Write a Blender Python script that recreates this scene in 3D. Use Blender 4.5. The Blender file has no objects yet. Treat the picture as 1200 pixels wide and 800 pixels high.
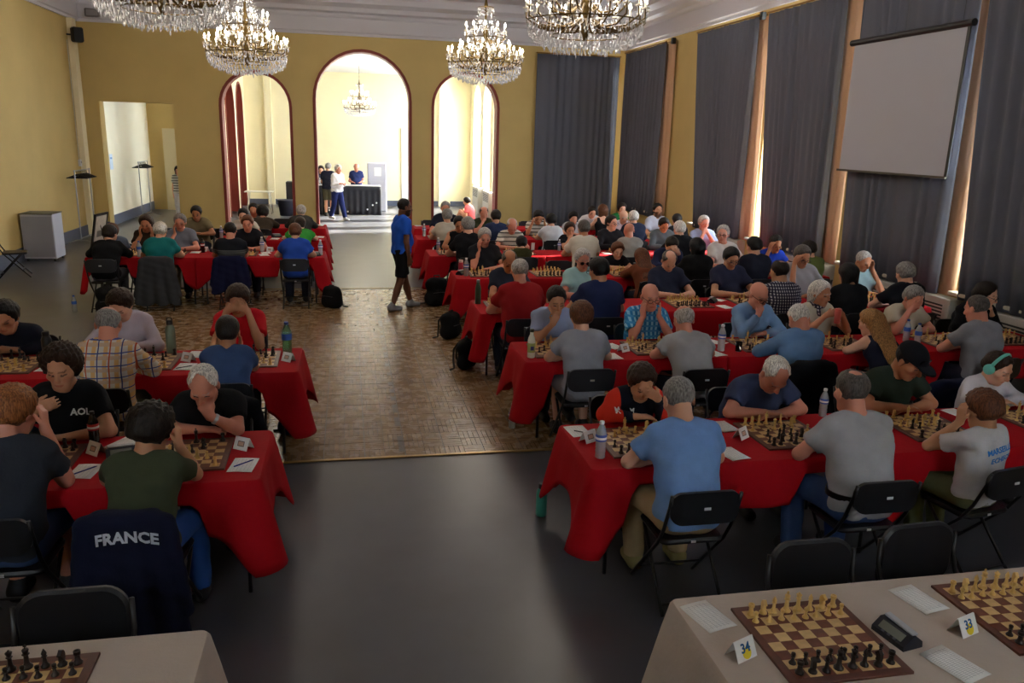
import bpy, math, random, numpy as np
from mathutils import Vector, Matrix
from mathutils.bvhtree import BVHTree
random.seed(7); RNG = np.random.default_rng(7)
SC = bpy.context.scene; COL = SC.collection; PI = math.pi

# ---------------------------------------------------------------- camera, light, exposure
F_PX, D0, D1, VX, CAM_H = 930.0, -193.0, -245.0, -110.0, 2.75
_vy = (-F_PX*F_PX - D0*VX)/D1
_Y = np.array([D0, D1, F_PX]); _Y /= np.linalg.norm(_Y)
_Z = -np.array([VX, _vy, F_PX]); _Z /= np.linalg.norm(_Z)
RW = np.array([np.cross(_Y, _Z), _Y, _Z])            # world = RW @ (right, down, forward)
CAMP = np.array([0, 0, CAM_H])
def ray(px, py): return RW @ np.array([px-600.0, py-400.0, F_PX])
def onz(px, py, z): r = ray(px, py); return CAMP + r*((z-CAM_H)/r[2])
def ony(px, py, y): r = ray(px, py); return CAMP + r*(y/r[1])
def onx(px, py, x): r = ray(px, py); return CAMP + r*(x/r[0])
cam = bpy.data.cameras.new('camera'); cam.sensor_width = 36; cam.lens = F_PX/1200*36; cam.clip_end = 300
camo = bpy.data.objects.new('camera', cam); COL.objects.link(camo); SC.camera = camo
m = Matrix.Identity(4)
for i in range(3):
    m[i][0] = RW[i][0]; m[i][1] = -RW[i][1]; m[i][2] = -RW[i][2]; m[i][3] = CAMP[i]
camo.matrix_world = m

w = bpy.data.worlds.new('world'); SC.world = w; w.use_nodes = True
bg = w.node_tree.nodes['Background']; bg.inputs[0].default_value = (.86, .93, 1, 1); bg.inputs[1].default_value = 15.0
sun = bpy.data.lights.new('sun', 'SUN'); sun.energy = 30; sun.angle = math.radians(1.2); sun.color = (1, .93, .8)
suno = bpy.data.objects.new('sun', sun); COL.objects.link(suno)
suno.rotation_euler = Vector((-.80, -.16, -.56)).to_track_quat('-Z', 'Y').to_euler()
BULB_E, CHAND_W = 14.0, 75.0
SC.view_settings.view_transform = 'Standard'; SC.view_settings.look = 'None'
SC.view_settings.exposure = 0.9; SC.view_settings.gamma = 1.0; SC.view_settings.use_curve_mapping = False
SC.cycles.use_denoising = True

# ---------------------------------------------------------------- materials
def lin(c): return tuple(((v/255)/12.92 if v/255 <= .04045 else ((v/255+.055)/1.055)**2.4) for v in c)
_M = {}
def mat(name, col, rough=.6, metal=0, spec=.5, noise=0, nscale=8, bump=0, bscale=200, trans=0, emit=0, alpha=1, coat=0):
    if name in _M: return _M[name]
    M = bpy.data.materials.new(name); M.use_nodes = True; nt = M.node_tree; b = nt.nodes['Principled BSDF']
    c = lin(col)
    b.inputs['Base Color'].default_value = (*c, 1); b.inputs['Roughness'].default_value = rough
    b.inputs['Metallic'].default_value = metal; b.inputs['Specular IOR Level'].default_value = spec
    if trans: b.inputs['Transmission Weight'].default_value = trans
    if coat: b.inputs['Coat Weight'].default_value = coat; b.inputs['Coat Roughness'].default_value = .15
    if emit: b.inputs['Emission Color'].default_value = (*c, 1); b.inputs['Emission Strength'].default_value = emit
    if alpha < 1: b.inputs['Alpha'].default_value = alpha
    if noise or bump:
        tc = nt.nodes.new('ShaderNodeTexCoord')
        if noise:
            n = nt.nodes.new('ShaderNodeTexNoise'); n.inputs['Scale'].default_value = nscale; n.inputs['Detail'].default_value = 5
            nt.links.new(tc.outputs['Object'], n.inputs['Vector'])
            r = nt.nodes.new('ShaderNodeMapRange'); r.inputs[1].default_value = .3; r.inputs[2].default_value = .7
            r.inputs[3].default_value = 1-noise; r.inputs[4].default_value = 1+noise
            nt.links.new(n.outputs['Fac'], r.inputs[0])
            mx = nt.nodes.new('ShaderNodeMix'); mx.data_type = 'RGBA'; mx.blend_type = 'MULTIPLY'; mx.inputs[0].default_value = 1
            mx.inputs[6].default_value = (*c, 1); nt.links.new(r.outputs[0], mx.inputs[7]); nt.links.new(mx.outputs[2], b.inputs['Base Color'])
        if bump:
            n2 = nt.nodes.new('ShaderNodeTexNoise'); n2.inputs['Scale'].default_value = bscale; n2.inputs['Detail'].default_value = 3
            nt.links.new(tc.outputs['Object'], n2.inputs['Vector'])
            bp = nt.nodes.new('ShaderNodeBump'); bp.inputs['Strength'].default_value = bump; bp.inputs['Distance'].default_value = .01
            nt.links.new(n2.outputs['Fac'], bp.inputs['Height']); nt.links.new(bp.outputs[0], b.inputs['Normal'])
    _M[name] = M; return M
def cloth(col, rough=.9): return mat('cloth_%d_%d_%d' % col, col, rough, spec=.2, noise=.05, nscale=14, bump=.25, bscale=60)
def strand_mat(name, col):
    if name in _M: return _M[name]
    M = bpy.data.materials.new(name); M.use_nodes = True; nt = M.node_tree; b = nt.nodes['Principled BSDF']; c = lin(col)
    b.inputs['Roughness'].default_value = .5; b.inputs['Specular IOR Level'].default_value = .3
    tc = nt.nodes.new('ShaderNodeTexCoord'); mp = nt.nodes.new('ShaderNodeMapping'); mp.inputs['Scale'].default_value = (130, 110, 28); nt.links.new(tc.outputs['Object'], mp.inputs[0])
    n = nt.nodes.new('ShaderNodeTexNoise'); n.inputs['Scale'].default_value = 1; n.inputs['Detail'].default_value = 4; nt.links.new(mp.outputs[0], n.inputs['Vector'])
    r = nt.nodes.new('ShaderNodeValToRGB'); e = r.color_ramp.elements; e[0].position = .35; e[1].position = .68; e[0].color = (*[v*.5 for v in c], 1); e[1].color = (*[min(v*1.5, 1) for v in c], 1)
    nt.links.new(n.outputs['Fac'], r.inputs[0]); nt.links.new(r.outputs[0], b.inputs['Base Color'])
    bp = nt.nodes.new('ShaderNodeBump'); bp.inputs['Strength'].default_value = .9; bp.inputs['Distance'].default_value = .006; nt.links.new(n.outputs['Fac'], bp.inputs['Height']); nt.links.new(bp.outputs[0], b.inputs['Normal'])
    _M[name] = M; return M
def pattern_mat(name, fn):
    if name in _M: return _M[name]
    M = bpy.data.materials.new(name); M.use_nodes = True; nt = M.node_tree; b = nt.nodes['Principled BSDF']
    b.inputs['Roughness'].default_value = .9; b.inputs['Specular IOR Level'].default_value = .2
    tc = nt.nodes.new('ShaderNodeTexCoord'); sx = nt.nodes.new('ShaderNodeSeparateXYZ'); nt.links.new(tc.outputs['Object'], sx.inputs[0])
    def N(op, a, bb=None, cc=None):
        n = nt.nodes.new('ShaderNodeMath'); n.operation = op
        for i, v in enumerate((a, bb, cc)):
            if v is None: continue
            if isinstance(v, (int, float)): n.inputs[i].default_value = v
            else: nt.links.new(v, n.inputs[i])
        return n.outputs[0]
    def band(v, period, width, off=0):      # 1 inside a band
        f = N('FRACT', N('ADD', N('DIVIDE', v, period), off+100)); return N('LESS_THAN', f, width)
    def mix(f, a, bcol):
        n = nt.nodes.new('ShaderNodeMix'); n.data_type = 'RGBA'
        nt.links.new(f, n.inputs[0])
        for i, v in ((6, a), (7, bcol)):
            if isinstance(v, tuple): n.inputs[i].default_value = (*lin(v), 1)
            else: nt.links.new(v, n.inputs[i])
        return n.outputs[2]
    nt.links.new(fn(sx.outputs, band, mix, N), b.inputs['Base Color']); _M[name] = M; return M
def plaid_warm(o, band, mix, N):
    c = mix(band(o[0], .085, .36), (214, 206, 196), (222, 178, 120)); c = mix(band(o[2], .09, .3), c, (206, 176, 150))
    c = mix(band(o[0], .085, .10, .5), c, (60, 70, 125)); c = mix(band(o[2], .09, .09, .55), c, (70, 85, 150)); c = mix(band(o[0], .17, .06, .75), c, (190, 90, 60)); return c
def plaid_blue(o, band, mix, N):
    c = mix(band(o[0], .05, .45), (40, 130, 190), (150, 205, 230)); return mix(band(o[2], .055, .35), c, (70, 150, 205))
def check_dark(o, band, mix, N):
    c = mix(band(o[0], .032, .4), (60, 58, 75), (190, 185, 190)); return mix(band(o[2], .034, .4), c, (48, 44, 66))
def stripes_white(o, band, mix, N):
    return mix(band(o[2], .075, .28), (205, 205, 195), (70, 72, 70))
def stripes_dark(o, band, mix, N):
    c = mix(band(o[2], .03, .5), (95, 98, 98), (66, 68, 70)); return mix(N('GREATER_THAN', o[2], .93), c, (30, 33, 40))
def red_black(o, band, mix, N):
    return mix(N('LESS_THAN', N('ABSOLUTE', o[0]), .135), (205, 48, 32), (20, 22, 34))

WOOD_L = mat('maple_veneer', (212, 178, 122), .4, noise=.12, nscale=25); WOOD_D = mat('mahogany_veneer', (112, 58, 36), .4, noise=.2, nscale=25)
WOOD_F = mat('board_frame_wood', (92, 46, 30), .42, noise=.2, nscale=20)
PIECE_L = mat('boxwood', (222, 184, 112), .35, noise=.08, nscale=40); PIECE_D = mat('ebonised_wood', (38, 24, 20), .35)
BLACK = mat('black_plastic', (16, 16, 18), .45); BLACKM = mat('black_metal', (20, 20, 22), .35, spec=.5)
VINYL = mat('black_vinyl', (22, 23, 28), .38, bump=.15, bscale=300); STEEL = mat('brushed_steel', (170, 172, 176), .3, 1)
WHITEP = mat('white_paper', (232, 232, 232), .8); WHITE = mat('white_paint', (225, 225, 228), .5)
REDC = mat('red_cloth', (168, 12, 24), .8, spec=.15, noise=.06, nscale=5, bump=.2, bscale=40); BEIGE = mat('beige_cloth', (190, 176, 164), .85, spec=.15, noise=.04, nscale=6, bump=.2, bscale=40)

# ---------------------------------------------------------------- object helpers
def link(o, parent=None):
    COL.objects.link(o)
    if parent is not None: o.parent = parent
    return o
def tag(o, label=None, cat=None, group=None, kind=None):
    if label: o['label'] = label
    if cat: o['category'] = cat
    if group: o['group'] = group
    if kind: o['kind'] = kind
    return o
def thing(name, label, cat, loc=(0, 0, 0), rz=0, group=None):
    o = bpy.data.objects.new(name, None); o.empty_display_size = .05; o.location = loc; o.rotation_euler = (0, 0, rz)
    return tag(link(o), label, cat, group)
def copy_tree(o, parent=None):
    c = o.copy(); COL.objects.link(c); c.parent = parent
    for ch in KIDS.get(o.name, []): copy_tree2(ch, c)
    return c
KIDS = {}
def copy_tree2(ch, p):
    c = ch.copy(); COL.objects.link(c); c.parent = p
    for g in KIDS.get(ch.name, []): copy_tree2(g, c)
def fix_kids():
    KIDS.clear()
    for o in COL.objects:
        if o.parent: KIDS.setdefault(o.parent.name, []).append(o)
class MB:
    def __init__(s): s.v = []; s.f = []; s.mi = []
    def add(s, vs, fs, mi=0):
        n = len(s.v); s.v += [tuple(map(float, p)) for p in vs]; s.f += [tuple(i+n for i in f) for f in fs]; s.mi += [mi]*len(fs); return s
    def box(s, c, d, mi=0, R=None, bev=0):
        x, y, z = (t/2 for t in d)
        if bev:
            b = bev; P = []
            for sx in (-1, 1):
                for sy in (-1, 1):
                    for sz in (-1, 1):
                        P += [(sx*(x-b), sy*(y-b), sz*z), (sx*(x-b), sy*y, sz*(z-b)), (sx*x, sy*(y-b), sz*(z-b))]
            def I(sx, sy, sz, k): return ((sx > 0)*4+(sy > 0)*2+(sz > 0))*3+k
            F = []
            for q in (-1, 1):
                F.append([I(-1, -1, q, 0), I(1, -1, q, 0), I(1, 1, q, 0), I(-1, 1, q, 0)][::q])
                F.append([I(-1, q, -1, 1), I(1, q, -1, 1), I(1, q, 1, 1), I(-1, q, 1, 1)][::-q])
                F.append([I(q, -1, -1, 2), I(q, 1, -1, 2), I(q, 1, 1, 2), I(q, -1, 1, 2)][::q])
                for r in (-1, 1):
                    F.append([I(-1, q, r, 0), I(1, q, r, 0), I(1, q, r, 1), I(-1, q, r, 1)])
                    F.append([I(q, -1, r, 0), I(q, 1, r, 0), I(q, 1, r, 2), I(q, -1, r, 2)])
                    F.append([I(q, r, -1, 1), I(q, r, 1, 1), I(q, r, 1, 2), I(q, r, -1, 2)])
                    for t in (-1, 1): F.append([I(q, r, t, 0), I(q, r, t, 1), I(q, r, t, 2)])
        else:
            P = [(a*x, b_*y, c_*z) for a in (-1, 1) for b_ in (-1, 1) for c_ in (-1, 1)]
            F = [(0, 1, 3, 2), (4, 6, 7, 5), (0, 4, 5, 1), (2, 3, 7, 6), (0, 2, 6, 4), (1, 5, 7, 3)]
        if R is not None: P = [R @ Vector(p) for p in P]
        return s.add([(p[0]+c[0], p[1]+c[1], p[2]+c[2]) for p in P], F, mi)
    def bb(s, lo, hi, mi=0, bev=0): return s.box([(a+b)/2 for a, b in zip(lo, hi)], [abs(b-a) for a, b in zip(lo, hi)], mi, None, bev)
    def tube(s, pts, r, n=8, mi=0, cap=True):
        pts = [Vector(p) for p in pts]; k = len(pts); rs = r if isinstance(r, (list, tuple)) else [r]*k
        V = []; up = None
        for i, p in enumerate(pts):
            t = (pts[min(i+1, k-1)]-pts[max(i-1, 0)]).normalized()
            a = (up - t*up.dot(t)) if up else t.orthogonal()
            a.normalize(); up = a; b = t.cross(a)
            V += [p+(a*math.cos(2*PI*j/n)+b*math.sin(2*PI*j/n))*rs[i] for j in range(n)]
        F = [(i*n+j, i*n+(j+1) % n, (i+1)*n+(j+1) % n, (i+1)*n+j) for i in range(k-1) for j in range(n)]
        if cap: F += [tuple(range(n-1, -1, -1)), tuple((k-1)*n+j for j in range(n))]
        return s.add(V, F, mi)
    def lathe(s, prof, c=(0, 0, 0), n=12, mi=0, ax=None):
        V = []; F = []; k = len(prof)
        for (r, z) in prof: V += [(c[0]+r*math.cos(2*PI*j/n), c[1]+r*math.sin(2*PI*j/n), c[2]+z) for j in range(n)]
        F = [(i*n+j, i*n+(j+1) % n, (i+1)*n+(j+1) % n, (i+1)*n+j) for i in range(k-1) for j in range(n)]
        F += [tuple(range(n-1, -1, -1)), tuple((k-1)*n+j for j in range(n))]
        return s.add(V, F, mi)
    def prism(s, poly, axis, a, b, mi=0):       # poly in the two other axes
        n = len(poly)
        def P(p, t): q = list(p); q.insert(axis, t); return q
        V = [P(p, a) for p in poly]+[P(p, b) for p in poly]
        F = [tuple(range(n)), tuple(range(2*n-1, n-1, -1))]+[(i, i+n, (i+1) % n+n, (i+1) % n) for i in range(n)]
        return s.add(V, F, mi)
    def grid(s, fn, nu, nv, mi=0, thick=0):
        V = [fn(i/nu, j/nv) for i in range(nu+1) for j in range(nv+1)]; W = nv+1
        F = [(i*W+j, (i+1)*W+j, (i+1)*W+j+1, i*W+j+1) for i in range(nu) for j in range(nv)]
        return s.add(V, F, mi)
    def xf(s, M): s.v = [tuple(M @ Vector(p)) for p in s.v]; return s
    def mesh(s, name, mats, smooth=False):
        me = bpy.data.meshes.new(name); me.from_pydata(s.v, [], s.f)
        for mm in (mats if isinstance(mats, (list, tuple)) else [mats]): me.materials.append(mm)
        if any(s.mi): me.polygons.foreach_set('material_index', s.mi)
        import bmesh
        bm = bmesh.new(); bm.from_mesh(me); bmesh.ops.recalc_face_normals(bm, faces=bm.faces); bm.to_mesh(me); bm.free()
        if smooth:
            me.polygons.foreach_set('use_smooth', [True]*len(me.polygons))
            if smooth != 'all': me.set_sharp_from_angle(angle=math.radians(40))
        return me
    def build(s, name, mats, parent=None, smooth=False, loc=None, rz=None):
        o = bpy.data.objects.new(name, s.mesh(name, mats, smooth)); link(o, parent)
        if loc is not None: o.location = loc
        if rz is not None: o.rotation_euler = (0, 0, rz)
        return o
def solidify(o, t, off=-1):
    md = o.modifiers.new('thickness', 'SOLIDIFY'); md.thickness = t; md.offset = off; return o
def text_mesh(txt, size, extrude=.0006, bold=0):
    cu = bpy.data.curves.new('lettering', 'FONT'); cu.body = txt; cu.size = size; cu.extrude = extrude; cu.align_x = 'CENTER'; cu.align_y = 'CENTER'; cu.offset = bold; cu.resolution_u = 2
    o = bpy.data.objects.new('lettering', cu); COL.objects.link(o)
    dg = bpy.context.evaluated_depsgraph_get(); me = bpy.data.meshes.new_from_object(o.evaluated_get(dg)); bpy.data.objects.remove(o); return me

# ---------------------------------------------------------------- implicit surfaces (for bodies, clothes, hair, bags)
class Field:
    def __init__(s, lo, hi, h, zsplit=None, hc=None):
        ax = [np.arange(lo[i]-2*h, hi[i]+3*h, h) for i in range(3)]
        if zsplit is not None and lo[2] < zsplit: ax[2] = np.concatenate([np.arange(lo[2]-2*hc, zsplit, hc), np.arange(zsplit, hi[2]+3*h, h)])
        s.ax = ax; s.h = h; s.F = np.full([len(a) for a in ax], .5, np.float32)
    def sl(s, lo, hi, m):
        S = []; 
        for i in range(3):
            a = np.searchsorted(s.ax[i], lo[i]-m); b = np.searchsorted(s.ax[i], hi[i]+m); S.append(slice(max(a-1, 0), b+1))
        g = (s.ax[0][S[0]][:, None, None], s.ax[1][S[1]][None, :, None], s.ax[2][S[2]][None, None, :]); return tuple(S), g
    def comb(s, S, d, k, sub=False):
        a = s.F[S]
        if a.size == 0: return
        if sub:
            d = -d; hh = np.clip(.5-.5*(a-d)/k, 0, 1) if k else 0
            s.F[S] = np.maximum(a, d) if not k else -( (lambda x, y: (lambda t: y+(x-y)*t-k*t*(1-t))(np.clip(.5+.5*(y-x)/k, 0, 1)))(-a, -d) )
        else:
            if k: t = np.clip(.5+.5*(d-a)/k, 0, 1); s.F[S] = d+(a-d)*t-k*t*(1-t)
            else: s.F[S] = np.minimum(a, d)
    def cone(s, a, b, ra, rb, k=.02, cut=None, sub=False):
        a = np.asarray(a, float); b = np.asarray(b, float); r = max(ra, rb)
        S, (X, Y, Z) = s.sl(np.minimum(a, b)-r, np.maximum(a, b)+r, 2*s.h+k+.03)
        u = b-a; L2 = max(u @ u, 1e-9)
        t0 = ((X-a[0])*u[0]+(Y-a[1])*u[1]+(Z-a[2])*u[2])/L2; t = np.clip(t0, 0, 1)
        d = np.sqrt((X-a[0]-t*u[0])**2+(Y-a[1]-t*u[1])**2+(Z-a[2]-t*u[2])**2)-(ra+(rb-ra)*t)
        if cut: d = np.maximum(d, (t0-1)*math.sqrt(L2))
        s.comb(S, d, k, sub)
    def ell(s, c, r, R=None, k=.02, sub=False, fn=None):
        c = np.asarray(c, float); r = np.asarray(r, float); m = max(r)
        S, (X, Y, Z) = s.sl(c-m, c+m, 2*s.h+k+.02)
        X = X-c[0]; Y = Y-c[1]; Z = Z-c[2]
        if R is not None: X, Y, Z = (R[0, i]*X+R[1, i]*Y+R[2, i]*Z for i in range(3))
        k0 = np.sqrt((X/r[0])**2+(Y/r[1])**2+(Z/r[2])**2); k1 = np.sqrt((X/r[0]**2)**2+(Y/r[1]**2)**2+(Z/r[2]**2)**2)+1e-9
        d = k0*(k0-1)/k1
        if fn is not None: d = fn(d, X, Y, Z)
        s.comb(S, d, k, sub)
    def half(s, p, n):        # keep the side with (x-p).n < 0
        n = np.asarray(n, float); n = n/np.linalg.norm(n)
        d = (s.ax[0]-p[0])[:, None, None]*n[0]+(s.ax[1]-p[1])[None, :, None]*n[1]+(s.ax[2]-p[2])[None, None, :]*n[2]
        s.F = np.maximum(s.F, d.astype(np.float32))
    def warp(s, fn): s.F += fn(s.ax[0][:, None, None], s.ax[1][None, :, None], s.ax[2][None, None, :]).astype(np.float32)
    def extract(s):
        F = s.F; F[0] = F[-1] = .5; F[:, 0] = F[:, -1] = .5; F[:, :, 0] = F[:, :, -1] = .5
        I = F < 0; nx, ny, nz = F.shape
        cnt = np.zeros((nx-1, ny-1, nz-1), np.int8)
        for a in (0, 1):
            for b in (0, 1):
                for c in (0, 1): cnt += I[a:nx-1+a, b:ny-1+b, c:nz-1+c]
        act = (cnt > 0) & (cnt < 8); ci = np.argwhere(act)
        if len(ci) == 0: return np.zeros((0, 3)), np.zeros((0, 4), int)
        idx = np.full(act.shape, -1, np.int64); idx[act] = np.arange(len(ci))
        P = np.zeros((len(ci), 3)); C = np.zeros(len(ci)); i, j, k = ci.T
        cor = {}
        for a in (0, 1):
            for b in (0, 1):
                for c in (0, 1): cor[a, b, c] = F[i+a, j+b, k+c]
        A = s.ax; pos = lambda a, b, c: np.stack([A[0][i+a], A[1][j+b], A[2][k+c]], 1)
        for a in (0, 1):
            for b in (0, 1):
                for e in range(3):
                    o0 = [a, b]; o0.insert(e, 0); o1 = [a, b]; o1.insert(e, 1); o0 = tuple(o0); o1 = tuple(o1)
                    f0, f1 = cor[o0], cor[o1]; mk = (f0 < 0) != (f1 < 0); t = np.where(mk, f0/(f0-f1+1e-12), 0)[:, None]
                    q = pos(*o0)*(1-t)+pos(*o1)*t; P[mk] += q[mk]; C[mk] += 1
        P /= C[:, None]; Q = []
        for e in range(3):
            sa = [slice(1, -1)]*3; sb = [slice(1, -1)]*3; sa[e] = slice(0, -1); sb[e] = slice(1, None)
            a = I[tuple(sa)]; b = I[tuple(sb)]; ed = np.argwhere(a != b)
            if len(ed) == 0: continue
            off = np.ones(3, int); off[e] = 0; nd = ed+off; u, v = [x for x in range(3) if x != e]
            def cell(du, dv): c = nd.copy(); c[:, u] -= du; c[:, v] -= dv; return idx[c[:, 0], c[:, 1], c[:, 2]]
            q = np.stack([cell(1, 1), cell(0, 1), cell(0, 0), cell(1, 0)], 1)
            fl = a[tuple(ed.T)] ^ (e == 1); q[~fl] = q[~fl][:, ::-1]; Q.append(q)
        Q = np.concatenate(Q); Q = Q[(Q >= 0).all(1)]; return P, Q
    def obj(s, name, mats, parent, vcol=None):
        P, Q = s.extract(); return np_obj(name, P, Q, mats, parent, vcol)
TRI_COUNT = [0]
def np_obj(name, P, Q, mats, parent, vcol=None):
    if len(P) == 0: return None
    me = bpy.data.meshes.new(name); n = len(P); q = len(Q); TRI_COUNT[0] += 2*q
    me.vertices.add(n); me.vertices.foreach_set('co', P.astype(np.float32).ravel())
    me.loops.add(4*q); me.loops.foreach_set('vertex_index', Q.astype(np.int32).ravel())
    me.polygons.add(q); me.polygons.foreach_set('loop_start', np.arange(0, 4*q, 4, dtype=np.int32))
    me.polygons.foreach_set('use_smooth', np.ones(q, bool)); me.update(calc_edges=True); me.validate()
    me.materials.append(mats)
    if vcol is not None:
        c = vcol(P); at = me.color_attributes.new('tone', 'FLOAT_COLOR', 'POINT'); at.data.foreach_set('color', np.concatenate([c, np.ones((n, 1))], 1).astype(np.float32).ravel())
    o = bpy.data.objects.new(name, me); return link(o, parent)
# ---------------------------------------------------------------- people
def skin_mat():
    if 'skin' in _M: return _M['skin']
    M = bpy.data.materials.new('skin'); M.use_nodes = True; nt = M.node_tree; b = nt.nodes['Principled BSDF']
    a = nt.nodes.new('ShaderNodeVertexColor'); a.layer_name = 'tone'; nt.links.new(a.outputs[0], b.inputs['Base Color'])
    b.inputs['Roughness'].default_value = .5; b.inputs['Specular IOR Level'].default_value = .35
    _M['skin'] = M; return M
SKIN = {'fair': (224, 170, 142), 'pink': (216, 146, 122), 'tan': (186, 126, 92), 'olive': (196, 142, 108), 'brown': (104, 66, 46), 'red': (206, 138, 114)}
HAIRC = {'black': (20, 17, 17), 'brown': (52, 34, 24), 'dark': (32, 24, 20), 'grey': (140, 136, 132), 'white': (214, 208, 200), 'blond': (158, 112, 62), 'auburn': (98, 56, 32), 'silver': (178, 172, 166), 'ginger': (150, 92, 50), 'dgrey': (84, 78, 74)}
def hair_mat(c): return strand_mat('hair_'+c, HAIRC[c])
def rotm(pitch, yaw, roll):
    m_ = Matrix.Rotation(yaw, 3, 'Z') @ Matrix.Rotation(-pitch, 3, 'X') @ Matrix.Rotation(roll, 3, 'Y'); return np.array(m_)
V3 = lambda *a: np.array(a, float)
def spine(th, s, hz=None, curve=1.0):
    hz = .45+.114*s if hz is None else hz
    hip = V3(0, 0, hz); d = lambda a: V3(0, math.sin(a), math.cos(a))
    waist = hip+d(.45*th)*.17*s; chest = waist+d(th)*.18*s; neck = chest+d(1.2*th)*.15*s
    return hip, waist, chest, neck, d(1.2*th)
def headpos(neck, th, s, pitch, yaw=0, roll=0):
    a = .75*th+.12; nt_ = neck+V3(0, math.sin(a), math.cos(a))*.075*s
    R = rotm(pitch, yaw, roll); return nt_+R @ V3(0, .035, .085)*(.5+.5*s), R, nt_
def solve_lean(px, py, hipY, dirn, s, pitch):
    best = None
    for th in np.linspace(-.15, 1.15, 131):
        hip, wa, ch, nk, dd = spine(th, s); H, R, n_ = headpos(nk, th, s, pitch)
        Y = hipY+dirn*H[1]; p = ony(px, py, Y); e = abs(p[2]-H[2])
        if best is None or e < best[0]: best = (e, th, p[0], p[2]-H[2])
    return best
def hand(f, W, u, n, side, curl, s, lod):
    u = u/np.linalg.norm(u); n = n-u*(n @ u); n = n/np.linalg.norm(n); v = np.cross(n, u); ts = -v*side
    s = s*1.0; fr = .0092 if lod < 2 else .0125
    for q, (off, L) in enumerate(((-.031, .8), (-.0105, .96), (.0105, 1.0), (.031, .9))):
        o = off*(side); base = W+v*o*.55*s; kn = W+u*.088*s+v*o*s
        f.cone(base, kn, .0165*s, .0125*s, .014)
        if lod > 2 and q % 2: continue
        a1 = curl*1.15+.1; d1 = u*math.cos(a1)+n*math.sin(a1); p1 = kn+d1*.044*L*s
        a2 = curl*2.5+.2; d2 = u*math.cos(a2)+n*math.sin(a2); p2 = p1+d2*.042*L*s
        f.cone(kn, p1, fr*s*1.08, fr*s, .004); f.cone(p1, p2, fr*s, fr*s*.8, .003)
    b = W+u*.022*s+ts*.022*s; p1 = b+(u*.62+ts*.70+n*.25)*.042*s; p2 = p1+(u*.92+ts*.15+n*(.25+.5*curl))*.034*s
    f.cone(W+u*.01*s, b, .017*s, .014*s, .01); f.cone(b, p1, .0135*s, .011*s, .008); f.cone(p1, p2, .011*s, .009*s, .004)
def build_head(f, H, R, s, lod, beard=False):
    T = lambda x, y, z: H+R @ V3(x, y, z)*s
    def E(c, r, k=.02, sub=False): f.ell(T(*c), np.array(r)*s, R, k, sub)
    E((0, -.018, .036), (.075, .094, .082), .02); E((0, .026, -.040), (.057, .062, .076), .03)
    f.cone(T(-.022, .052, -.092), T(.022, .052, -.092), .024*s, .024*s, .03)
    f.cone(T(0, .064, -.099), T(0, .066, -.099), .017*s, .017*s, .02)
    f.cone(T(-.034, .073, .024), T(.034, .073, .024), .013*s, .013*s, .02)
    for q in (-1, 1): f.cone(T(q*.045, .055, -.018), T(q*.05, .03, -.022), .022*s, .02*s, .02)
    if lod < 3:
        for q in (-1, 1): f.ell(T(q*.031, .100, .002), np.array((.015, .010, .009))*s, R, .012, True)
    f.cone(T(0, .088, .012), T(0, .107, -.028), .0075*s, .0125*s, .012)
    for q in (-1, 1): f.cone(T(q*.011, .096, -.034), T(q*.012, .094, -.034), .009*s, .008*s, .008)
    if lod < 2:
        f.cone(T(-.020, .083, -.0555), T(.020, .083, -.0555), .0065*s, .0065*s, .008); f.cone(T(-.015, .082, -.067), T(.015, .082, -.067), .0075*s, .0075*s, .008)
        f.cone(T(-.022, .094, -.0615), T(.022, .094, -.0615), .0025*s, .0025*s, .004, sub=True)
    for q in (-1, 1):
        f.ell(T(q*.079, -.012, -.006), np.array((.010, .021, .034))*s, R, .008)
def head_tones(P, H, R, s, tone, hairc, beard, hands):
    L = (P-H) @ R/s; c = np.tile(np.array(tone), (len(P), 1)); x, y, z = L.T; ax = np.abs(x)
    inh = (ax < .1) & (np.abs(y) < .125) & (np.abs(z) < .14)
    for (W, u) in hands:
        t = np.clip((P-W) @ u/.16, 0, 1)[:, None]; dd = np.linalg.norm(P-W-t*u*.16, axis=1); inh &= ~((dd < .036) & (y > .075))
    hc = np.array(lin(HAIRC[hairc]))
    lip = inh & ((ax/.025)**2+((z+.0615)/.0095)**2 < 1) & (y > .066); c[lip] = c[lip]*np.array([.82, .55, .55])
    ch = inh & (((ax-.045)**2+(z+.03)**2) < .0005) & (y > .03); c[ch] = c[ch]*np.array([1.0, .86, .84])
    ns = inh & (ax < .018) & (z < -.015) & (z > -.04) & (y > .095); c[ns] = c[ns]*np.array([1., .85, .82])
    eb = inh & (ax > .013) & (ax < .05) & (np.abs(z-.0235-.003*np.sin(ax*60)) < .0045) & (y > .06); c[eb] = hc*.45+c[eb]*.35
    ey = inh & (np.abs(ax-.031) < .0145) & (np.abs(z-.000) < .0045) & (y > .06); c[ey] = np.array([.045, .03, .025])
    if beard:
        bd = inh & (z < -.028) & (y > -.005) & ~lip & ((ax > .028) | (z < -.042)) & (z > -.14); c[bd] = hc*.75+c[bd]*.25
    return c
def sleeve_pt(sh, el, t): return sh+(el-sh)*t
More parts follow.
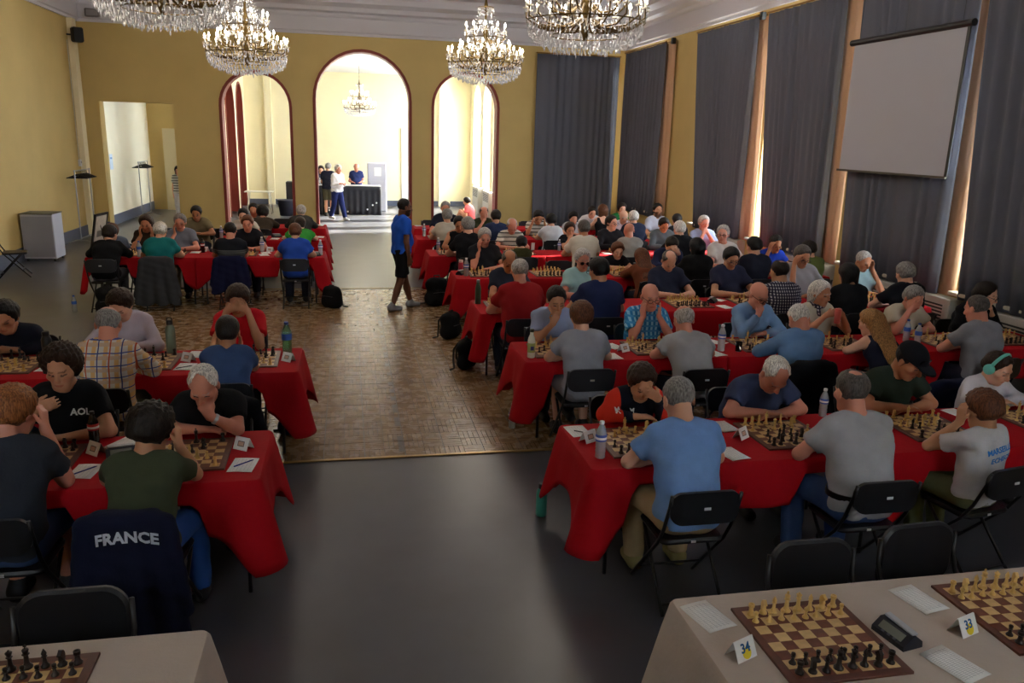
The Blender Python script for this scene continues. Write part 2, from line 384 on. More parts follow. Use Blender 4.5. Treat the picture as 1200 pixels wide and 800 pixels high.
def person(label, px=None, py=None, hipY=None, dirn=1, arms=('fold', 'fold'), pitch=.35, yaw=0., hyaw=0., roll=0., skin='fair', hair='short', hc='brown', shirt='tee', sc=(60, 60, 60),
           pants='long', pc=(40, 44, 60), s=1.0, fat=0., lod=2, beard=False, glasses=None, pos=None, th=None, stand=None, smat=None, edge=.28, legs=(.0, .0), name='person', collar=None, women=False, shoe=(40, 38, 38), extra=None, watch=False, noseat=False, low=False):
    if pos is None:
        e, th, X, dz = solve_lean(px, py, hipY, dirn, s, pitch)
        if abs(dz) > .04: print('lean residual', label[:50], round(dz, 2), 'th', round(th, 2))
        loc = V3(X, hipY, 0)
        # put the head on its ray although the trunk turns with yaw
        Hl = headpos(spine(th, s)[3], th, s, pitch)[0][1]; loc[0] += dirn*math.sin(yaw)*Hl
    else: loc = V3(*pos); th = th or 0
    root = thing(name, label, 'person', loc, (0 if dirn > 0 else PI)+yaw, None)
    hz = .13 if low else (None if not stand else .93*s)
    hip, waist, chest, neck, sd = spine(th, s, hz); H, R, nt_ = headpos(neck, th, s, pitch, hyaw, roll)
    hs = 1.13*(.55+.45*s); wd = .9 if women else 1.0
    X_ = V3(1, 0, 0)
    SH = {q: neck+X_*q*.160*s*wd-sd*.058*s+V3(0, .012, 0) for q in (-1, 1)}
    e = edge; tz = .762; lz = .014 if shirt in ('long', 'jacket') else 0
    EL, WR, HU, HN, CU = {}, {}, {}, {}, {}
    for q, md in zip((-1, 1), arms):
        sh = SH[q]
        if md == 'fold': el = V3(q*.285*s, min(max(e+.0, sh[1]+.02), e+.06), tz+.045+lz); wr = V3(q*.045*s, e+.075+.012*q, tz+.036+lz+(.024 if q > 0 else 0)); hu = V3(-q, .12, 0); hn = V3(0, 0, -1); cu = .15
        elif md == 'table': el = V3(q*.29*s, min(max(e-.03, sh[1]+.0), e+.05), tz+.05+lz); wr = V3(q*.14*s, e+.085, tz+.036+lz); hu = V3(-q*.97, .12, 0); hn = V3(0, 0, -1); cu = .2
        elif md == 'reach': el = V3(q*.25*s, e+.05, tz+.06); wr = V3(q*.12*s, e+.34, tz+.07); hu = V3(-q*.3, .9, -.15); hn = V3(0, 0, -1); cu = .45
        elif md in ('chin', 'mouth'):
            wr = H+R @ V3(q*.035, .125, -.165 if md == 'chin' else -.13)*hs; el = V3(q*.19*s, max(e+.06, wr[1]-.02), tz+.045); hu = H+R @ V3(-q*.012, .085, -.09)*hs-wr+V3(0, 0, .03); hn = R @ V3(-q*.4, -1, 0); cu = .75
        elif md == 'cheek':
            wr = H+R @ V3(q*.075, .085, -.15)*hs; el = V3(q*.20*s, max(e+.05, wr[1]-.06), tz+.045); hu = R @ V3(q*.1, -.15, 1); hn = R @ V3(-q, -.45, 0); cu = .1
        elif md == 'temple':
            wr = H+R @ V3(q*.115, .07, -.06)*hs; el = V3(q*.22*s, max(e+.05, wr[1]-.04), tz+.045); hu = R @ V3(-q*.15, -.2, 1); hn = R @ V3(-q, -.3, 0); cu = .35
        elif md == 'brow':
            wr = H+R @ V3(q*.085, .115, -.02)*hs; el = V3(q*.20*s, max(e+.05, wr[1]-.05), tz+.045); hu = R @ V3(-q*.8, -.1, .6); hn = R @ V3(-q*.1, -1, -.15); cu = .25
        elif md == 'lap': el = V3(q*.25*s, sh[1]*.4+.03, hip[2]+.17); wr = V3(q*.11*s, .13, hip[2]+.125); hu = V3(-q*.5, .85, -.1); hn = V3(0, 0, -1); cu = .35
        elif md == 'hang': el = sh+V3(q*.05, -.02, -.29*s); wr = el+V3(q*.0, .05, -.25*s); hu = V3(0, .1, -1); hn = V3(-q, 0, 0); cu = .3
        elif md == 'pocket': el = sh+V3(q*.09, -.06, -.28*s); wr = hip+V3(q*.19, .07, .03); hu = V3(-q*.3, .35, -1); hn = V3(-q, 0, 0); cu = .3
        elif md == 'behindtable': el = sh+V3(q*.08, .02, -.27*s); wr = hip+V3(q*.12, .22, .14); hu = V3(-q*.5, .8, -.2); hn = V3(0, 0, -1); cu = .3
        elif md == 'droop': el = V3(q*.24*s, e+.02, tz+.05); wr = el+V3(q*.06, -.12, -.2); hu = V3(-q*.1, -.1, -1); hn = V3(0, 1, 0); cu = .15
        elif md == 'hold': el = V3(q*.25*s, e+.02, tz+.05); wr = V3(q*.10*s, e+.10, tz+.25); hu = V3(-q*.8, .3, .3); hn = V3(-q*.3, -1, 0); cu = .6
        elif md == 'fronthold': el = sh+V3(q*.07, .02, -.28*s); wr = el+V3(-q*.12, .22, .06); hu = V3(-q*.7, .5, .1); hn = V3(0, -.6, -1); cu = .5
        if md in ('chin', 'mouth', 'cheek', 'temple', 'brow', 'hold'): el[1] = min(el[1], e+.075); el[2] += lz
        # keep the bones near their real lengths
        v = el-sh; L = np.linalg.norm(v); Lm = .335*s
        if L > Lm:
            z = el[2]; el = sh+v*(Lm/L)
            if z < 1 and md not in ('hang', 'pocket', 'lap') and el[2] > z:
                hz_ = math.sqrt(max(Lm*Lm-(sh[2]-z)**2, .001)) if sh[2]-z < Lm else .03
                h_ = v[:2]/max(np.linalg.norm(v[:2]), 1e-6)*hz_; el = V3(sh[0]+h_[0], sh[1]+h_[1], max(z, sh[2]-Lm))
        v = wr-el; L = np.linalg.norm(v)
        if L > .31*s and md in ('fold', 'table', 'reach', 'lap'): wr = el+v*(.31*s/L)
        EL[q], WR[q], HU[q], HN[q], CU[q] = el, wr, hu, hn, cu
    HIPJ = {q: hip+V3(q*.09*s, 0, -.01) for q in (-1, 1)}; KN, AN = {}, {}
    for q, lg in zip((-1, 1), legs):
        if stand:
            dy, dz_ = stand[(q+1)//2]; KN[q] = V3(q*.095*s, dy*.35+.02, .49*s); AN[q] = V3(q*.10*s, dy, .085+dz_)
        elif low: KN[q] = V3(q*.12, .33*s, .46*s); AN[q] = V3(q*.12, .52*s, .085)
        else: KN[q] = V3(q*(.13+.05*(lg != 0))*s, .42*s, .455+.077*s); AN[q] = V3(q*.13*s+lg*.3, .36*s-.1*abs(lg), .09)
    # ---- the body: one continuous surface
    h = (.0092, .0125, .019, .026)[lod]
    pts = np.array([hip, neck, H+V3(0, 0, .14), H+V3(0, .13, 0), H-V3(0, .13, 0)]+list(SH.values())+list(EL.values())+list(WR.values())+[WR[q]+HU[q]/np.linalg.norm(HU[q])*.19 for q in WR]+list(KN.values())+[a+V3(0, .16, -.09) for a in AN.values()])
    lo, hi = pts.min(0)-.13, pts.max(0)+.10; lo[2] = max(lo[2], 0.0)
    f = Field(lo, hi, h, hip[2]+.10 if not stand else hip[2]-.1, h*2.6 if lod < 2 else h*1.8)
    k = .032
    def torso(f, g, top=True):
        f.cone(hip-X_*.075*s, hip+X_*.075*s, .112*s+g, .112*s+g, k)
        for q in (-1, 1):
            f.cone(hip+X_*q*.07*s, waist+X_*q*.062*s*wd, .105*s+g, (.098+.03*fat)*s+g, k); f.cone(waist+X_*q*.062*s*wd, chest+X_*q*.08*s*wd, (.098+.03*fat)*s+g, (.107+.015*fat)*s+g, k)
            if top:
                f.cone(chest+X_*q*.08*s*wd, neck+X_*q*.092*s*wd-sd*.085*s, (.107+.015*fat)*s+g, .080*s+g, k); f.cone(neck+X_*q*.05*s-sd*.05*s, SH[q], .062*s+g, .056*s+g, k)
                f.cone(neck+X_*q*.02*s, neck+X_*q*.115*s*wd-sd*.02*s, .045*s+g, .045*s+g, .04)
        f.cone(waist, chest, (.108+.02*fat)*s+g, .115*s+g, k)
        if fat: f.ell(waist+V3(0, .06+.05*fat, -.02), np.array((.15, .13, .15))*s*(.8+.25*fat)+g, None, .06)
    torso(f, 0.)
    f.cone(neck-sd*.03*s, nt_+R @ V3(0, -.01, .02)*hs, .060*s, .053*s, .03)
    build_head(f, H, R, hs, lod)
    for q in (-1, 1):
        f.cone(SH[q], EL[q], .052*s, .041*s, .025); f.cone(EL[q], EL[q]+(WR[q]-EL[q])*.35, .041*s, .042*s, .015); f.cone(EL[q]+(WR[q]-EL[q])*.3, WR[q], .042*s, .027*s, .01)
        hand(f, WR[q], HU[q], HN[q], q, CU[q], (.6+.4*s)*.98, lod)
        f.cone(HIPJ[q], KN[q], .088*s, .06*s, .03); f.cone(KN[q], AN[q]+(KN[q]-AN[q])*.55, .056*s, .055*s, .02); f.cone(AN[q]+(KN[q]-AN[q])*.55, AN[q], .055*s, .036*s, .02)
        f.cone(AN[q]+V3(0, -.02, -.04), AN[q]+V3(0, .13, -.055), .036*s, .028*s, .02)
    tone = lin(SKIN[skin]); f.obj('body', skin_mat(), root, lambda P: head_tones(P, H, R, hs, tone, hc, beard, [(WR[q], HU[q]/np.linalg.norm(HU[q])) for q in WR]))
    # ---- clothes
    hcl = (.016, .018, .0225, .029)[lod]; g = .0145 if lod < 2 else .021
    M_ = smat or cloth(sc); sw = {'tee': .62, 'polo': .62, 'long': 1.0, 'tank': 0, 'shirt': .72, 'jacket': 1.0}[shirt]
    pts2 = np.array([hip-V3(0, 0, .02), neck+sd*.05]+list(SH.values())+([EL[q] for q in EL] if sw else [])+([WR[q] for q in WR] if sw == 1 else []))
    f2 = Field(pts2.min(0)-.19-.08*fat, pts2.max(0)+.19+.06*fat, hcl); torso(f2, g+(.012 if shirt == 'jacket' else 0))
    gs = .016 if sw < 1 else .012
    for q in (-1, 1):
        if sw == 0: continue
        if sw < 1:
            f2.cone(SH[q], sleeve_pt(SH[q], EL[q], sw), .055*s+gs, .058*s+gs, .03, cut=True)
        else: f2.cone(SH[q], EL[q], .056*s+gs, .046*s+gs, .03); f2.cone(EL[q], EL[q]+(WR[q]-EL[q])*.93, .046*s+gs, .032*s+gs, .02, cut=True)
    ph = random.uniform(0, 6)
    f2.warp(lambda x, y, z: (.005*np.sin(38*z+14*x+ph)*np.sin(9*x+3*y+ph)+.004*np.sin(52*(z*.6-x*.8)+2*ph)*np.cos(17*y+ph)))
    nk0 = neck+sd*.045*s+V3(0, .02, 0)
    if shirt in ('polo', 'shirt', 'jacket'):
        for a in range(12):
            t0, t1 = a*PI/6, (a+1)*PI/6; c_ = neck+sd*.018*s
            o = lambda t: c_+X_*math.cos(t)*.071*s+np.cross(X_, sd)*-math.sin(t)*.066*s+V3(0, .008, 0)-sd*(.03*max(0, -math.sin(t)))*s
            f2.cone(o(t0), o(t1), .017, .017, .01)
    f2.cone(nk0-sd*.02, nk0+sd*.2, .058*s, .075*s, .012, sub=True)
    if shirt == 'tank':
        f2.cone(neck+sd*.08+V3(-.3, .0, 0), neck+sd*.08+V3(.3, .0, 0), .10*s, .10*s, .01, sub=True)
        for q in (-1, 1): f2.cone(SH[q]+X_*q*.03, SH[q]+X_*q*.2, .07, .07, .01, sub=True)
        f2.cone(neck+V3(0, -.17, -.03), neck+V3(0, -.10, .02), .10, .10, .02, sub=True)
    hem = hip-V3(0, 0, .03 if stand else .045)
    f2.half(hem-V3(0, 0, 0.03), (0, 0, -1))
    so = f2.obj('jacket' if shirt == 'jacket' else ('tank_top' if shirt == 'tank' else 'shirt'), M_, root)
    pm = cloth(pc); pg = .0145 if lod < 2 else .019
    pl = np.array([hip+V3(0, 0, .09)]+list(KN.values())+([AN[q] for q in AN] if pants == 'long' else []))
    f3 = Field(pl.min(0)-.17, pl.max(0)+.17, hcl*1.15)
    f3.cone(hip-X_*.075*s, hip+X_*.075*s, .112*s+pg*.7, .112*s+pg*.7, k); f3.cone(hip-X_*.06*s, waist-X_*.06*s, .108*s+pg*.5, .1*s+pg*.5, k); f3.cone(hip+X_*.06*s, waist+X_*.06*s, .108*s+pg*.5, .1*s+pg*.5, k)
    for q in (-1, 1):
        if pants == 'long': f3.cone(HIPJ[q], KN[q], .092*s+pg, .064*s+pg, .03); f3.cone(KN[q], AN[q], .063*s+pg, .05*s+pg, .02, cut=True)
        else: f3.cone(HIPJ[q], KN[q]*.92+HIPJ[q]*.08, .095*s+pg, .078*s+pg, .03, cut=True)
    f3.warp(lambda x, y, z: .003*np.sin(40*z+20*y+ph)*np.sin(16*x+ph))
    f3.half(hip*.45+waist*.55, sd*.3+V3(0, 0, .7)); f3.obj('shorts' if pants == 'shorts' else 'trousers', pm, root)
    for q in (-1, 1):
        if lod == 3 and not stand: continue
        f4 = Field(AN[q]-V3(.08, .1, .1), AN[q]+V3(.08, .24, .08), .014 if lod < 2 else .018); a = AN[q]
        f4.cone(a+V3(0, -.03, -.035), a+V3(0, .13, -.05), .05*s, .044*s, .02); f4.cone(a+V3(0, -.01, -.01), a+V3(0, 0, .02), .052*s, .048*s, .03); f4.half((0, 0, .004), (0, 0, -1))
        f4.obj('shoe', mat('shoe_%d_%d_%d' % shoe, shoe, .7), root)
    # ---- hair and things worn
    T = lambda x, y, z: H+R @ V3(x, y, z)*hs
    hh = (.0105, .0135, .0165, .022)[lod]; HM = hair_mat(hc); nz = RNG.uniform(0, 9, 3)
    if hair not in ('bald',):
        f5 = Field(H-V3(.17, .38, .17+(.34 if hair in ('long', 'mid') else 0)), H+V3(.17, .19, .19), hh)
        grow = {'short': .012, 'buzz': .005, 'sides': .007, 'thick': .022, 'curly': .036, 'long': .016, 'mid': .018, 'receding': .008, 'crown': .010, 'cap': .012, 'bun': .012}[hair]
        if lod >= 2: grow += .004
        amp = {'curly': .010, 'thick': .006, 'short': .004}.get(hair, .003)
        def wv(d, X, Y, Z): return d-amp*(np.sin(X*130+nz[0])*np.sin(Y*120+nz[1])+.6*np.sin(Z*150+nz[2]+X*60)*np.cos(Y*170))
        f5.ell(T(0, -.018, .036), (np.array((.075, .094, .082))+grow)*hs, R, 0, fn=wv)
        if hair in ('thick', 'curly', 'short', 'mid', 'long'): f5.cone(T(0, -.06, -.01), T(0, -.05, .02), (.068+grow*.6)*hs, (.07+grow)*hs, .02)
        if hair == 'bun': f5.ell(T(0, -.12, .02), (.04, .04, .04), None, .02)
        fade = grow+.012
        def soft(p, n, wdt, amp_=.006):      # the hair thins out to nothing towards this side
            n = n/np.linalg.norm(n)
            f5.warp(lambda x, y, z: fade*np.clip(((x-p[0])*n[0]+(y-p[1])*n[1]+(z-p[2])*n[2]+amp_*np.sin(90*x+nz[0])*np.sin(80*z+nz[1]+60*y)+wdt)/wdt, 0, 6))
        def softball(c_, r_, wdt):
            f5.warp(lambda x, y, z: fade*np.clip((r_-np.sqrt((x-c_[0])**2+(y-c_[1])**2+(z-c_[2])**2)+.006*np.sin(100*x+nz[0])*np.sin(90*y+nz[1]))/wdt, 0, 4))
        full = hair in ('thick', 'curly', 'short', 'long', 'mid')
        soft(T(0, .060 if full else .048, .080), R @ V3(0, .93, -.37), .016)
        if hair not in ('long', 'mid'): soft(T(0, -.07, -.075), R @ V3(0, -.25, -1), .03)
        if hair in ('long',):
            m1, m2 = neck+V3(0, -.105, .0), chest*.55+waist*.45+V3(0, -.15, 0)     # it falls down the back
            for q in (-1, 0, 1): f5.cone(T(q*.045, -.07, .02), m1+V3(q*.055, -.01*(q == 0), 0), .058, .056, .04); f5.cone(m1+V3(q*.055, -.01*(q == 0), 0), m2+V3(q*.05, 0, 0), .056, .036, .03)
        if hair == 'mid':
            for q in (-1, 0, 1): f5.cone(T(q*.05, -.06, .02), H+V3(q*.06, -.08, -.13), .06, .045, .03)
        if hair == 'sides': softball(T(0, -.01, .15), .105*hs, .03)
        if hair == 'receding': softball(T(0, .075, .13), .085*hs, .035)
        if hair == 'crown': softball(T(0, -.06, .135), .06*hs, .03)
        f5.obj('hair', HM, root)
    if hair == 'cap' or extra == 'cap':
        f6 = Field(H-V3(.16, .2, .1), H+V3(.16, .26, .18), hh); f6.ell(T(0, -.016, .05), np.array((.092, .11, .086))*hs, R, 0); f6.half(T(0, 0, .035), R @ V3(0, -.1, -1))
        f6.ell(T(0, .11, .04), np.array((.075, .075, .010))*hs, R, .01); f6.obj('cap', cloth((24, 26, 32)), root)
        g6 = MB()
        for q in (-1, 1): g6.lathe([(.001, -.003), (.026, -.003), (.026, .003), (.001, .003)], n=10); 
        gm = MB()
        for q in (-1, 1): gm.box((q*.033, .09, .085), (.052, .008, .03), 0)
        gm.xf(Matrix.Translation(Vector(H)) @ Matrix([list(r) for r in R]).to_4x4()).build('sunglasses', mat('dark_lens', (10, 10, 12), .08), root)
    if extra == 'headphones':
        tq = mat('turquoise_plastic', (110, 205, 195), .45); hm = MB(); hm.tube([T(.100*math.cos(t), -.012, .125*math.sin(t)*1.02+.0) for t in np.linspace(-.05, PI+.05, 17)], .014, 8)
        ho = hm.build('headphone_band', tq, root, True)
        for q in (-1, 1):
            hm = MB(); hm.tube([T(q*.080, -.012, -.004), T(q*.088, -.012, -.004), T(q*.112, -.012, -.004), T(q*.120, -.012, -.004)], [.036, .042, .042, .030], 14); hm.build('ear_cup', tq, root, True)
    if glasses:
        gl = MB(); gc = mat('glasses_frame', (28, 22, 22), .3)
        for q in (-1, 1):
            gl.tube([T(q*.033+.024*math.cos(t), .106-.004*abs(math.cos(t)), -.002+.017*math.sin(t)) for t in np.linspace(0, 2*PI, 13)], .0026, 5, 0)
            gl.tube([T(q*.057, .102, .004), T(q*.083, .02, .008), T(q*.082, -.02, .0)], .0026, 5, 0)
        gl.tube([T(-.009, .108, .002), T(.009, .108, .002)], .0026, 5)
        go = gl.build('glasses', gc, root)
        if glasses == 'dark':
            ln = MB()
            for q in (-1, 1): ln.tube([T(q*.033, .103, -.002), T(q*.033, .107, -.002)], .023, 12)
            ln.build('lens', mat('dark_lens', (10, 10, 12), .08), go)
    if watch:
        q = watch; u = (EL[q]-WR[q])/np.linalg.norm(EL[q]-WR[q]); MB().tube([WR[q]+u*.025, WR[q]+u*.045], .036*s, 14).build('wristwatch', STEEL, root, True)
    if extra == 'scarf':
        MB().tube([neck+sd*.03+V3(.078*math.cos(t), .015+.078*math.sin(t), -.022*math.sin(t)) for t in np.linspace(0, 2*PI, 17)], .024, 8).tube([neck+V3(.02, .09, .0), neck+V3(.03, .125, -.08), neck+V3(.025, .135, -.2)], [.022, .024, .02], 8).build('scarf', pattern_mat('check_dark', check_dark), root, True)
    if extra == 'belt':
        b = MB(); n = 28; c0 = hip*.62+waist*.38
        ring = lambda r, dz: [c0+V3(math.cos(t)*(.205+r)*s, math.sin(t)*(.142+r)*s, dz+0*math.sin(t)) for t in np.linspace(0, 2*PI, n, endpoint=False)]
        V = ring(0, -.02)+ring(.006, -.018)+ring(.006, .018)+ring(0, .02); F = [(a*n+i, a*n+(i+1) % n, (a+1)*n+(i+1) % n, (a+1)*n+i) for a in range(3) for i in range(n)]
        b.add(V, F).build('belt', mat('black_leather', (14, 13, 13), .4), root, True)
    root_info = dict(root=root, loc=loc, H=H, R=R, shirt=so, WR=WR, th=th, hip=hip, waist=waist, chest=chest, neck=neck, dirn=dirn, yaw=yaw, s=s)
    return root_info
# ---------------------------------------------------------------- the setting
XL, XR, YB, YF, ZC, ZW = -6.55, 7.8, 22.8, -1.5, 6.15, 5.22
YEL = mat('yellow_plaster', (204, 177, 112), .75, noise=.05, nscale=1.2, bump=.1, bscale=30)
CREAM = mat('cream_plaster', (238, 226, 188), .75, noise=.03, nscale=1.2)
CEIL = mat('ceiling_plaster', (204, 200, 204), .8); LINO = mat('grey_linoleum', (80, 80, 86), .31, spec=.42, noise=.10, nscale=2.5)
BASEB = mat('blue_grey_baseboard', (86, 92, 110), .5); REDT = mat('red_oxide_paint', (128, 44, 30), .55)
CURT = mat('grey_curtain', (103, 105, 116), .9, spec=.15, bump=.2, bscale=80)
def struct(o, label=None): o['kind'] = 'structure'; return o
floor = struct(MB().bb((XL-.3, YF, -.06), (XR+.4, 33, 0)).build('floor', LINO))
# parquet dance floor: panels of short strips let into the linoleum
PY0, PY1, PX0, PX1, PS = 6.57, 14.5, -3.46, 5.77, .355
def parq_mat():
    M = bpy.data.materials.new('oak_parquet'); M.use_nodes = True; nt = M.node_tree; b = nt.nodes['Principled BSDF']
    g = nt.nodes.new('ShaderNodeNewGeometry'); oi = nt.nodes.new('ShaderNodeObjectInfo'); tc = nt.nodes.new('ShaderNodeTexCoord')
    n = nt.nodes.new('ShaderNodeTexNoise'); n.inputs['Scale'].default_value = 9; n.inputs['Detail'].default_value = 6; nt.links.new(g.outputs['Position'], n.inputs['Vector'])
    a = nt.nodes.new('ShaderNodeMath'); a.operation = 'ADD'; nt.links.new(g.outputs['Random Per Island'], a.inputs[0]); nt.links.new(oi.outputs['Random'], a.inputs[1])
    fr = nt.nodes.new('ShaderNodeMath'); fr.operation = 'FRACT'; nt.links.new(a.outputs[0], fr.inputs[0])
    r = nt.nodes.new('ShaderNodeValToRGB'); e = r.color_ramp.elements; e[0].color = (*lin((128, 98, 66)), 1); e[1].color = (*lin((158, 128, 92)), 1); e[0].position = 0; e[1].position = 1
    e2 = e.new(.12); e2.color = (*lin((140, 110, 76)), 1)
    nt.links.new(fr.outputs[0], r.inputs[0])
    mx = nt.nodes.new('ShaderNodeMix'); mx.data_type = 'RGBA'; mx.blend_type = 'MULTIPLY'; mx.inputs[0].default_value = .35; nt.links.new(r.outputs[0], mx.inputs[6]); nt.links.new(n.outputs['Fac'], mx.inputs[7]); nt.links.new(mx.outputs[2], b.inputs['Base Color'])
    r2 = nt.nodes.new('ShaderNodeMapRange'); r2.inputs[3].default_value = .18; r2.inputs[4].default_value = .36; nt.links.new(n.outputs['Fac'], r2.inputs[0]); nt.links.new(r2.outputs[0], b.inputs['Roughness'])
    b.inputs['Specular IOR Level'].default_value = .5
    return M
PARQ = parq_mat()
def panel_boxes(mb, x, y, var, far=False):
    g = .005; q = PS/2; rr = random.Random(var)
    for a in (0, 1):
        for b in (0, 1):
            k = 4
            for t in range(k):
                u0, u1 = t*q/k+.0008, (t+1)*q/k-.0008
                z = .0052+rr.uniform(-.0005, .0005)
                if (a+b+var) % 2 == 0: r = (x+a*q+u0, y+b*q+.001, x+a*q+u1, y+(b+1)*q-.001)
                else: r = (x+a*q+.001, y+b*q+u0, x+(a+1)*q-.001, y+b*q+u1)
                x0, y0, x1, y1 = r
                if a == 0: x0 = max(x0, x+g)
                if b == 0: y0 = max(y0, y+g)
                c = .0012
                mb.add([(x0, y0, .0), (x1, y0, 0), (x1, y1, 0), (x0, y1, 0), (x0+c, y0+c, z), (x1-c, y0+c, z), (x1-c, y1-c, z), (x0+c, y1-c, z)], [(4, 5, 6, 7), (0, 1, 5, 4), (1, 2, 6, 5), (2, 3, 7, 6), (3, 0, 4, 7)])
PM = []
for v in range(4):
    mb = MB(); panel_boxes(mb, 0, 0, v); PM.append(mb.mesh('parquet_panel', PARQ))
nx, ny = round((PX1-PX0)/PS), round((PY1-PY0)/PS)
cells = [(i, j) for i in range(nx) for j in range(ny)]
def cellrank(c):
    x = PX0+(c[0]+.5)*PS; y = PY0+(c[1]+.5)*PS
    return (0 if -.75 < x < 1.6 else (1 if y > 9 and x < -.7 else 2), y)
cells.sort(key=cellrank)
for n_, (i, j) in enumerate(cells[:300]):
    o = bpy.data.objects.new('parquet_panel', PM[(i*3+j*5) % 4]); o.location = (PX0+i*PS, PY0+j*PS, 0); link(o, floor)
mb = MB()
for (i, j) in cells[300:]: panel_boxes(mb, PX0+i*PS, PY0+j*PS, (i*3+j*5) % 4)
tag(mb.build('parquet_field', PARQ, floor), kind='stuff')
DARKW = mat('dark_inlay', (66, 46, 34), .3)
mb = MB()
rr = random.Random(3)
for j in range(60):
    if rr.random() < .55: y = PY0+.1+j*.13; mb.bb((.395, y, .003), (.395+.045, y+.12, .0062))
tag(mb.build('dark_inlay_blocks', DARKW, floor), kind='stuff')
struct(MB().bb((PX0, PY0-.035, 0), (PX1, PY0, .012), bev=.004).build('trim_1', mat('brass_strip', (190, 160, 100), .3, .9)))
struct(MB().bb((PX0, PY1+.0, 0), (PX1, PY1+.02, .008)).build('trim_2', mat('brass_strip', (190, 160, 100), .3, .9)))
# --- back wall with door opening and three arches
def arch_pts(x0, x1, zt, n=18):
    r = (x1-x0)/2; zs = zt-r; c = (x0+x1)/2
    return [(c-r*math.cos(PI*i/n), zs+r*math.sin(PI*i/n)) for i in range(n+1)]
ARCH = [(-3.28, -1.44, 4.26), (-.88, 1.74, 4.90), (2.30, 4.19, 4.46)]
DOOR = (-6.20, -4.43, 3.34)
YB2 = YB+.42
mb = MB(); xs = [XL-.3]; cur = XL-.3
segs = [(DOOR[0], DOOR[1], None, DOOR[2])]+[(a, b, 1, t) for a, b, t in ARCH]
for (a, b, k_, t) in segs:
    mb.bb((cur, YB, 0), (a, YB2, ZC)); cur = b
    if k_ is None: mb.bb((a, YB, t), (b, YB2, ZC))
    else:
        P = arch_pts(a, b, t)
        for (p, q) in zip(P[:-1], P[1:]): mb.prism([(p[0], p[1]), (q[0], q[1]), (q[0], ZC), (p[0], ZC)], 1, YB, YB2)
mb.bb((cur, YB, 0), (XR+.4, YB2, ZC)); struct(mb.build('wall_back', YEL))
tn = 3
def arch_trim(name, a, b, t, y0, y1, wd_=.075, mat_=REDT):
    P = [(a, 0)]+arch_pts(a, b, t)+[(b, 0)]; c = (a+b)/2; r = (b-a)/2; zs = t-r; mb = MB()
    def inn(p): 
        if p[1] <= zs+1e-6: return (p[0]+wd_*(1 if p[0] < c else -1), p[1])
        k_ = (r-wd_)/r; return (c+(p[0]-c)*k_, zs+(p[1]-zs)*k_)
    Q = [inn(p) for p in P]
    for i in range(len(P)-1): mb.prism([P[i], P[i+1], Q[i+1], Q[i]], 1, y0, y1)
    return mb.build(name, mat_)
for (a, b, t) in ARCH: struct(arch_trim('trim_%d' % tn, a-.01, b+.01, t+.01, YB-.025, YB2+.02)); tn += 1
# --- side walls
struct(MB().bb((XL-.3, YF, 0), (XL, YB, ZC)).build('wall_left', YEL))
WIN = [(19.6, 22.0), (15.0, 17.2), (12.3, 14.42), (9.55, 11.35), (5.9, 8.8), (2.6, 5.4)]
SILL, HEAD = .98, 5.10
mb = MB(); cur = YF
for (a, b) in sorted(WIN):
    mb.bb((XR, cur, 0), (XR+.45, a, ZC)); mb.bb((XR, a, 0), (XR+.45, b, SILL)); mb.bb((XR, a, HEAD), (XR+.45, b, ZC)); cur = b
mb.bb((XR, cur, 0), (XR+.45, YB, ZC)); struct(mb.build('wall_right', YEL))
GLASS = bpy.data.materials.new('window_glass'); GLASS.use_nodes = True
nt = GLASS.node_tree; nt.nodes.clear(); o_ = nt.nodes.new('ShaderNodeOutputMaterial'); tr = nt.nodes.new('ShaderNodeBsdfTransparent'); tr.inputs[0].default_value = (.95, .97, .97, 1); gl = nt.nodes.new('ShaderNodeBsdfGlossy'); gl.inputs['Roughness'].default_value = .03
mx = nt.nodes.new('ShaderNodeMixShader'); mx.inputs[0].default_value = .06; nt.links.new(tr.outputs[0], mx.inputs[1]); nt.links.new(gl.outputs[0], mx.inputs[2]); nt.links.new(mx.outputs[0], o_.inputs[0])
wn = 1
for (a, b) in WIN:
    fr = MB(); x = XR+.36
    for y in (a, (a+b)/2, b): fr.bb((x-.03, max(y-.04, a), SILL), (x+.03, min(y+.04, b), HEAD))
    for z in (SILL, 2.5, 3.9, HEAD): fr.bb((x-.025, a, max(z-.035, SILL)), (x+.025, b, min(z+.035, HEAD)))
    wo = struct(fr.build('window_%d' % wn, mat('window_frame_paint', (200, 196, 188), .5))); wn += 1
    for (y0, y1) in ((a, (a+b)/2), ((a+b)/2, b)):
        for (z0, z1) in ((SILL, 2.5), (2.5, 3.9), (3.9, HEAD)): MB().bb((x-.004, y0+.04, z0+.035), (x+.004, y1-.04, z1-.035)).build('pane', GLASS, wo)
    MB().bb((XR-.16, a-.08, SILL-.05), (XR+.33, b+.08, SILL), bev=.01).build('window_sill', mat('sill_stone', (186, 178, 160), .5), wo)
